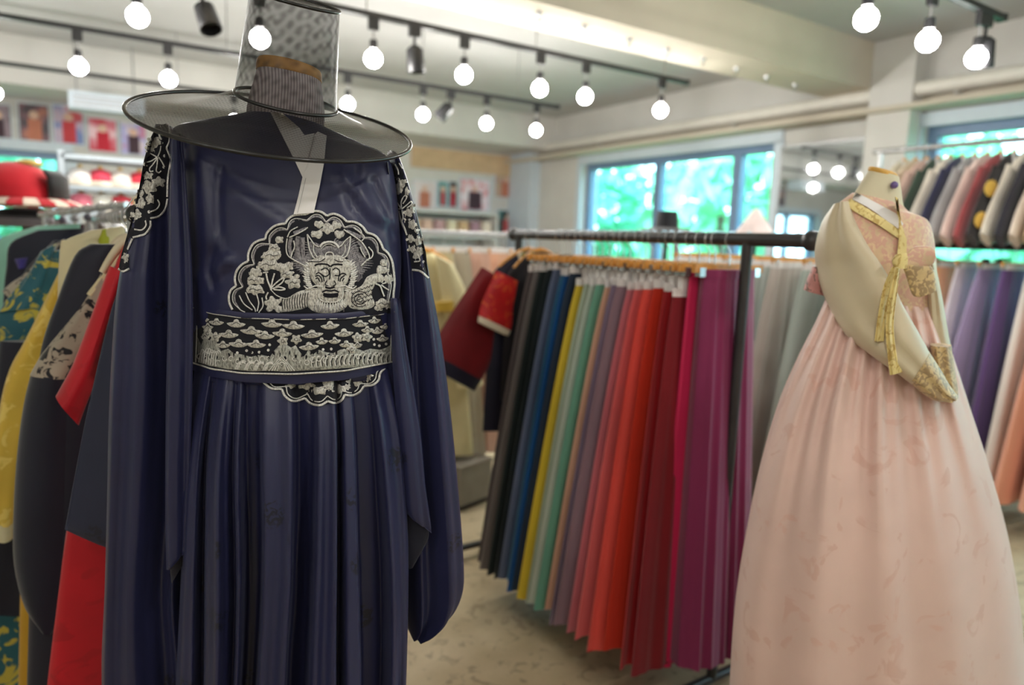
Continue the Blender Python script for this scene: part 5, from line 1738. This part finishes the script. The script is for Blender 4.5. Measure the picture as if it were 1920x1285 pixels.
for cx, cy, w_ in [(190, 180, 45), (300, 205, 60), (470, 220, 75), (775, 220, 85), (960, 235, 90), (1275, 235, 75), (1535, 220, 65), (1655, 190, 50), (1755, 240, 50), (225, 245, 45), (405, 310, 80), (600, 280, 90), (715, 320, 80), (865, 300, 80), (1120, 310, 90), (1395, 300, 75), (1595, 270, 50), (1680, 280, 50), (355, 400, 60), (490, 390, 80), (640, 395, 80), (1095, 415, 80), (1205, 370, 50), (1315, 365, 50), (1415, 395, 58), (1725, 345, 50), (1510, 400, 38), (1780, 190, 24), (200, 330, 30)]:
    h_ = 44 if w_ > 70 else 38
    w_ *= 1.08
    an = -0.08 if cx > 1000 else 0.05
    pts = [(cx + w_ * x * math.cos(an) - h_ * y * math.sin(-an), cy - h_ * y + w_ * x * math.sin(an)) for x, y in CT]
    e.fill(Z2L(pts), 0.0026, 0.0014, 3.4)
    ed.stroke(Z2L([(cx - w_ * .45, cy + 4), (cx - w_ * .15, cy - 10), (cx, cy - h_ * .35), (cx + w_ * .15, cy - 10), (cx + w_ * .45, cy + 4)]), 1.2, 0.0007, 0.0039)
for cx, cy in [(870, 365), (985, 350), (1510, 335), (1590, 330), (225, 300), (290, 330), (1460, 440)]:
    e.fill([Z2(*q) for q in puff(cx, cy, 42, 38, 5, cx)], 0.0026, 0.0016, 3.4)
    ed.stroke([Z2(cx + 14 * math.cos(a), cy + 14 * math.sin(a)) for a in np.linspace(0, 5.6, 8)], 1.1, 0.0006, 0.0040)
# the sea and the rocks along the lower half
rr = random.Random(11)
topw = [(140, 330), (170, 400), (200, 320), (240, 360), (290, 300), (310, 400), (340, 450), (400, 430), (450, 470), (520, 480), (600, 500), (680, 480), (760, 500), (800, 440), (840, 400), (880, 380), (940, 420), (980, 400), (1010, 450), (1050, 500), (1090, 440), (1130, 480), (1180, 440), (1240, 460), (1300, 470), (1360, 440), (1400, 430), (1450, 470), (1500, 430), (1560, 450), (1620, 430), (1700, 440), (1760, 420), (1790, 400), (1790, 545), (1700, 570), (1500, 592), (1200, 612), (900, 626), (600, 624), (400, 606), (250, 580), (140, 548)]
obj('silver_cloud_stitching', e.mb, SILV, belt)
e = Emb([BV_T], D1 - 0.14)
e.fill(Z2L(topw), 0.0016, 0.0012, 5, False)
obj('sea_wave_stitching', e.mb, SILG, belt)
for (x0, x1, y) in [(460, 560, 600), (540, 640, 605), (620, 720, 608), (700, 790, 610)]:
    for k_ in range(3):
        ew.stroke(Z2L([(x0 + 12 * k_, y + 8), (x0 + 20 + 12 * k_, y - 40), (x0 + 55 + 8 * k_, y - 62 + 6 * k_), (x0 + 90, y - 60 + 10 * k_)]), 2.2, 0.0014, 0.0031)
for k_ in range(4):
    s2 = 1 - .22 * k_
    ew.stroke(Z2L([(860 - 110 * s2, 620), (860 - 60 * s2, 560), (860, 620 - 130 * s2), (860 + 60 * s2, 560), (860 + 110 * s2, 620)]), 1.9, 0.0012, 0.003, smooth=False)
for i in range(17):
    x = 1120 + 40 * i
    y = 590 - 2.3 * i
    ew.stroke(Z2L([(x, y), (x - 6, y - 46), (x + 10, y - 84), (x + 30, y - 92)]), 2.3, 0.0014, 0.0031)
    ed.stroke(Z2L([(x + 12, y - 6), (x + 8, y - 40), (x + 20, y - 70)]), 1.5, 0.0007, 0.0030)
for i in range(30):
    x = 160 + 54 * i + rr.uniform(-8, 8)
    y = (540 if 260 < x < 1500 else 500) + rr.uniform(-26, 16)
    r_ = rr.uniform(14, 24)
    ew.stroke([Z2(x + r_ * math.cos(a), y + r_ * math.sin(a)) for a in np.linspace(rr.uniform(0, 3), rr.uniform(4, 6.5), 8)], 2.0, 0.0014, 0.0031)
for i in range(34):
    x = 150 + 49 * i + rr.uniform(-12, 12)
    y = 476 + rr.uniform(-22, 46)
    ed.stroke(Z2L([(x, y - 16), (x + rr.uniform(-8, 8), y), (x + rr.uniform(-12, 12), y + 18)]), rr.uniform(2.2, 4.4), 0.0007, 0.0032, taper=True)
for i in range(8):
    ew.stroke(Z2L([(150 + 20 * i, 545 + 5 * i), (160 + 20 * i, 480), (180 + 20 * i, 450 + rr.uniform(-30, 10)), (200 + 20 * i, 470)]), 2.2, 0.0014, 0.0031)
obj('black_detail_stitching', ed.mb, BLKT, belt)
obj('white_wave_stitching', ew.mb, SILW, belt)

# ------------------------------------------------ mannequin inside the robe
man = empty('mannequin', B1, 'mannequin with ribbed grey neck and wooden cap inside the navy robe', 'mannequin')


def rib_mat():
    k = NT('ribbed grey jersey')
    wv = k.n('ShaderNodeTexWave', Scale=75.0, wave_type='BANDS', bands_direction='X')
    k.l(k.coord(), wv.inputs['Vector'])
    k.l(k.ramp(wv.outputs[0], [(0.2, S(150, 138, 140)), (0.8, S(196, 184, 184))]), k.b.inputs['Base Color'])
    k.b.inputs['Roughness'].default_value = 0.8
    bp = k.n('ShaderNodeBump', Strength=0.4, Distance=0.002)
    k.l(wv.outputs[0], bp.inputs['Height'])
    k.l(bp.outputs[0], k.b.inputs['Normal'])
    return k.m


mb = MB()
body_loft(mb, [(462, 232, 608, 262, 0.036, 0), (462, 206, 608, 236, 0.040, 0), (467, 180, 609, 214, 0.046, 0), (476, 150, 606, 186, 0.052, 0), (482, 128, 602, 156, 0.050, 0)], D1, F1, 5, 48)
obj('neck', mb, rib_mat(), man)
mb = MB()
body_loft(mb, [(480, 130, 603, 157, 0.051, 0), (479, 126, 604, 154, 0.052, 0), (481, 112, 603, 140, 0.052, 0), (484, 108, 600, 136, 0.050, 0)], D1, F1, 2, 48, exp=1.0)
obj('wooden_cap', mb, M_CAPW, man)
obj('pole', MB().cyl(B1 + [0, 0, 0.03], B1 + [0, 0, 1.2], 0.018), M_DARK, man)
obj('base_plate', MB().lathe([(0.19, 0), (0.19, 0.012), (0.17, 0.02), (0.03, 0.032)], B1, 32), M_DARK, man)

# ------------------------------------------------ wide-brimmed horsehair hat
G_BRIM = gauze_mat('brim gauze', 0.62, 0.80, 70)
G_CROWN = gauze_mat('crown gauze', 0.42, 0.66, 24)
LACQ = plain('black lacquer', S(16, 15, 15), 0.3, var=0.2, coat=0.1)
hc = at(519, 231, D1)
e1 = at(770, 283, D1) - at(268, 178, D1)
RB = np.linalg.norm(e1) / 2 * 0.985
e1 = e1 / np.linalg.norm(e1)
tau = math.radians(20.0)
e2 = F1 * math.cos(tau) - np.array([0, 0, math.sin(tau)])
e2 = e2 - e1 * (e2 @ e1)
e2 /= np.linalg.norm(e2)
hn = np.cross(e1, e2)
hn = hn if hn[2] > 0 else -hn
hat = empty('horsehair_hat', hc, 'black translucent wide-brimmed hat resting over the navy robe shoulders and neck', 'hat')
BCL, BCR = at(446, 166, D1), at(628, 214, D1)                   # crown base chord
TCL, TCR = at(474, -22, D1), at(634, 24, D1)                    # crown top chord
cb, ct = (BCL + BCR) / 2, (TCL + TCR) / 2
NB = 96
ab = (BCR - BCL) / 2
rb = np.linalg.norm(ab)
base_ring = [cb + ab * math.cos(q) + e2 * rb * 0.92 * math.sin(q) for q in np.linspace(0, 2 * PI, NB + 1)[:-1]]
outer = [hc + RB * (e1 * math.cos(q) + e2 * math.sin(q)) for q in np.linspace(0, 2 * PI, NB + 1)[:-1]]
mb = MB()
mb.loft([[b + (o - b) * t + hn * (-0.010 * math.sin(PI * t)) for b, o in zip(base_ring, outer)] for t in np.linspace(0, 1, 9)], caps=False)
obj('brim', mb, G_BRIM, hat)
obj('brim_rim', MB().tube(outer, 0.0034, 10, closed=True), LACQ, hat)
obj('crown_base_cord', MB().tube(base_ring, 0.003, 8, closed=True), LACQ, hat)
at_ = (TCR - TCL) / 2
rt_ = np.linalg.norm(at_)
mb = MB()
rings = []
for t in np.linspace(0, 1, 12):
    c = cb + (ct - cb) * t
    a = ab + (at_ - ab) * t
    rings.append([c + a * math.cos(q) + e2 * (rb + (rt_ - rb) * t) * 0.92 * math.sin(q) for q in np.linspace(0, 2 * PI, 65)[:-1]])
mb.loft(rings, caps=False)
mb.add(rings[-1], [tuple(range(64))])
obj('crown', mb, G_CROWN, hat)
obj('crown_top_cord', MB().tube(rings[-1], 0.0028, 8, closed=True), LACQ, hat)


# ================================================================== THE PINK GOWN ON ITS MANNEQUIN
D2 = 1.6
B2 = at(1650, 900, D2)
B2 = np.array([B2[0], B2[1], 0.0])
F2 = -B2 / np.linalg.norm(B2)
PINK = cloth('pink gown silk', S(226, 192, 180), 0.5, 0.05, 7, sheen=0.3, accent=S(220, 180, 166), acc_scale=13, acc_at=0.64, bump=0.1, weave=400)
SHEER = cloth('beige sheer silk', S(200, 184, 152), 0.45, 0.06, 6, sheen=0.35, spec=0.4)
BROC = cloth('gold pink brocade', S(216, 186, 150), 0.5, 0.15, 30, accent=S(210, 164, 144), acc_scale=70, acc_at=0.52, bump=0.3, weave=140)
GOLDB = cloth('gold brocade cuff', S(204, 176, 126), 0.45, 0.15, 30, accent=S(160, 134, 98), acc_scale=75, acc_at=0.54, bump=0.3, weave=140)
RIBB = cloth('yellow gold ribbon', S(226, 206, 138), 0.45, 0.1, 20, accent=S(196, 166, 96), acc_scale=60, acc_at=0.58)
gown = empty('pink_gown', B2, 'pale pink gown with beige sleeves and gold bow on a mannequin, front right', 'dress')
gk = [(i, rnd.uniform(-1, 1)) for i in range(30)]
GF = knots([(-1 + 2 * i / 21 + rnd.uniform(-.02, .02), (1 if i % 2 else -1) * rnd.uniform(.3, 1.0)) for i in range(22)])
GF2 = knots([(-1 + 2 * i / 9 + rnd.uniform(-.05, .05), (1 if i % 2 else -1) * rnd.uniform(.5, 1.0)) for i in range(10)])


def gown_fold(x, l):
    k = min(1.0, max(0.0, (l[1] - 560) / 420.0))
    return GF(x) * (1 - k) * 1.9 + GF2(x + 0.04 * k) * (0.3 + 0.9 * k)


mb = MB()
body_loft(mb, [(1550, 556, 1756, 574, 0.10, 0.004), (1528, 606, 1774, 626, 0.14, 0.012), (1496, 670, 1798, 700, 0.19, 0.016), (1462, 750, 1824, 780, 0.23, 0.016), (1430, 860, 1856, 880, 0.27, 0.013), (1405, 980, 1886, 990, 0.30, 0.011), (1386, 1100, 1908, 1110, 0.32, 0.010),
               (1377, 1220, 1920, 1230, 0.335, 0.009), (1372, 1340, 1926, 1350, 0.345, 0.009), (1368, 1450, 1930, 1460, 0.35, 0.009)], D2, F2, 6, 220, fold=gown_fold)
obj('gown_skirt', mb, PINK, gown, angle=PI)
BV_G = bvh_of(mb)
mb = MB()
body_loft(mb, [(1598, 362, 1692, 384, 0.045, 0), (1582, 374, 1706, 398, 0.06, 0), (1562, 392, 1738, 412, 0.075, 0), (1548, 424, 1750, 440, 0.085, 0), (1552, 480, 1756, 490, 0.092, 0), (1556, 540, 1758, 548, 0.095, 0), (1556, 572, 1760, 580, 0.098, 0)], D2, F2, 5, 90)
obj('bodice', mb, BROC, gown)
BV_P = bvh_of(mb)
mb = MB()
cloth_loft(mb, [(1524, 500, 1560, 500), (1514, 522, 1560, 526), (1507, 542, 1560, 556)], PD(D2 + 0.02), 0.05, F2, 5, 30)
obj('jacket_hem', mb, cloth('pink brocade hem', S(196, 136, 130), 0.5, 0.2, 30, accent=S(120, 96, 86), acc_scale=60), gown)
fs = knots([(-1, 0), (-.5, .8), (0, -.3), (.4, .6), (1, 0)])
mb = MB()
L2 = [(1562, 386, 1592, 378), (1540, 420, 1604, 414), (1528, 470, 1626, 458), (1534, 520, 1652, 496), (1552, 570, 1676, 536), (1584, 626, 1694, 574), (1636, 668, 1716, 612), (1690, 706, 1738, 652), (1708, 720, 1745, 664)]
def sleeve_plane(u0):
    return lambda px, py: at(px, py, D2 - np.interp(px + 0.25 * (py - 380), [1560, 1640, 1720, 1880], [0.0, 0.10, 0.17, 0.19]))
cloth_loft(mb, L2, sleeve_plane(0), lambda u: 0.045, F2, 7, 48, fold=fs, amp=0.008)
slv = obj('left_sleeve', mb, SHEER, gown)
BV_PS = bvh_of(mb)
mb = MB()
cloth_loft(mb, [(1704, 716, 1743, 660), (1728, 736, 1762, 690), (1752, 750, 1782, 724), (1778, 753, 1797, 744)], sleeve_plane(0), lambda u: 0.047 - 0.02 * u, F2, 6, 40, fold=fs, amp=0.008)
obj('left_cuff', mb, GOLDB, slv)
mb = MB()
cloth_loft(mb, [(1730, 470, 1750, 474), (1736, 510, 1758, 514), (1738, 560, 1768, 564), (1740, 620, 1778, 624), (1744, 650, 1784, 652)], PD(D2 - 0.04), lambda u: 0.035, F2, 7, 40, fold=fs, amp=0.006)
slv2 = obj('right_sleeve', mb, SHEER, gown)
mb = MB()
cloth_loft(mb, [(1744, 646, 1784, 648), (1750, 690, 1790, 690), (1760, 725, 1796, 728), (1772, 742, 1796, 746)], PD(D2 - 0.12), lambda u: 0.036, F2, 6, 40, fold=fs, amp=0.006)
obj('right_cuff', mb, GOLDB, slv2)
e = Emb([BV_P], D2 - 0.08)
e.fill([(1604, 360), (1616, 366), (1650, 384), (1680, 400), (1694, 420), (1686, 430), (1660, 412), (1626, 388), (1598, 374)], 0.003, 0.003, 6, False, False)
obj('white_collar', e.mb, M_WHITE, gown, angle=PI / 3)
e = Emb([BV_P], D2 - 0.08)
e.fill([(1594, 372), (1622, 388), (1660, 412), (1688, 432), (1694, 452), (1686, 448), (1650, 424), (1612, 402), (1582, 386)], 0.003, 0.0045, 6, False, False)
e.fill([(1678, 368), (1684, 372), (1690, 420), (1700, 450), (1700, 480), (1690, 500), (1682, 480), (1686, 440)], 0.003, 0.006, 6, False, False)
obj('gold_collar', e.mb, RIBB, gown, angle=PI / 3)
e = Emb([BV_P], D2 - 0.08)
e.stroke([(1566, 396), (1590, 430), (1606, 452), (1640, 492), (1662, 516)], 3.0, 0.002, 0.004)
obj('shoulder_seam', e.mb, cloth('pale piping', S(222, 206, 178)), gown)
# bow: knot, two loops, two tails
bw = PD(D2 - 0.16)
mb = MB(); cloth_loft(mb, [(1678, 478, 1700, 474), (1672, 490, 1706, 488), (1676, 504, 1702, 504)], bw, 0.018, F2, 5, 24); knot = obj('bow_knot', mb, RIBB, gown)
mb = MB(); cloth_loft(mb, [(1696, 480, 1698, 504), (1712, 464, 1722, 508), (1742, 462, 1748, 496), (1754, 470, 1754, 486)], bw, 0.012, F2, 5, 24); obj('bow_loop', mb, BROC, gown)
mb = MB(); cloth_loft(mb, [(1692, 500, 1712, 494), (1700, 522, 1748, 502), (1710, 552, 1756, 542), (1722, 558, 1752, 548)], bw, 0.012, F2, 5, 24); obj('bow_loop', mb, GOLDB, gown)
mb = MB(); cloth_loft(mb, [(1672, 500, 1684, 502), (1656, 540, 1672, 544), (1646, 590, 1662, 590), (1639, 640, 1657, 640)], PD(D2 - 0.20), 0.003, F2, 6, 16, wob=0.004); obj('ribbon_tail', mb, RIBB, gown)
mb = MB(); cloth_loft(mb, [(1678, 502, 1688, 504), (1668, 550, 1682, 552), (1660, 610, 1676, 610), (1664, 670, 1682, 668), (1668, 704, 1692, 698)], PD(D2 - 0.215), 0.003, F2, 6, 16, wob=0.004); obj('ribbon_tail', mb, RIBB, gown)
mn2 = empty('mannequin', B2, 'mannequin with cream neck and wooden cap inside the pink gown', 'mannequin')
mb = MB()
body_loft(mb, [(1586, 388, 1704, 412, 0.05, 0), (1602, 362, 1694, 384, 0.043, 0), (1616, 340, 1690, 356, 0.038, 0), (1629, 320, 1686, 332, 0.035, 0)], D2, F2, 4, 40)
obj('neck', mb, cloth('cream jersey', S(206, 196, 166), 0.8, 0.05), mn2)
mb = MB()
body_loft(mb, [(1628, 322, 1685, 334, 0.036, 0), (1627, 316, 1683, 328, 0.037, 0), (1630, 313, 1680, 325, 0.035, 0)], D2, F2, 2, 40, exp=1.0)
obj('wooden_cap', mb, plain('golden wooden cap', S(206, 158, 70), 0.45, var=0.15, scale=50), mn2)
obj('pin_head', MB().sphere(at(1677, 347, D2 - 0.035), 0.008, 12, 8), plain('violet pin', S(104, 84, 140), 0.4), mn2)
obj('pole', MB().cyl(B2 + [0, 0, 0.03], B2 + [0, 0, 1.3], 0.018), M_DARK, mn2)
obj('base_plate', MB().lathe([(0.19, 0), (0.19, 0.012), (0.17, 0.02), (0.03, 0.032)], B2, 32), M_DARK, mn2)
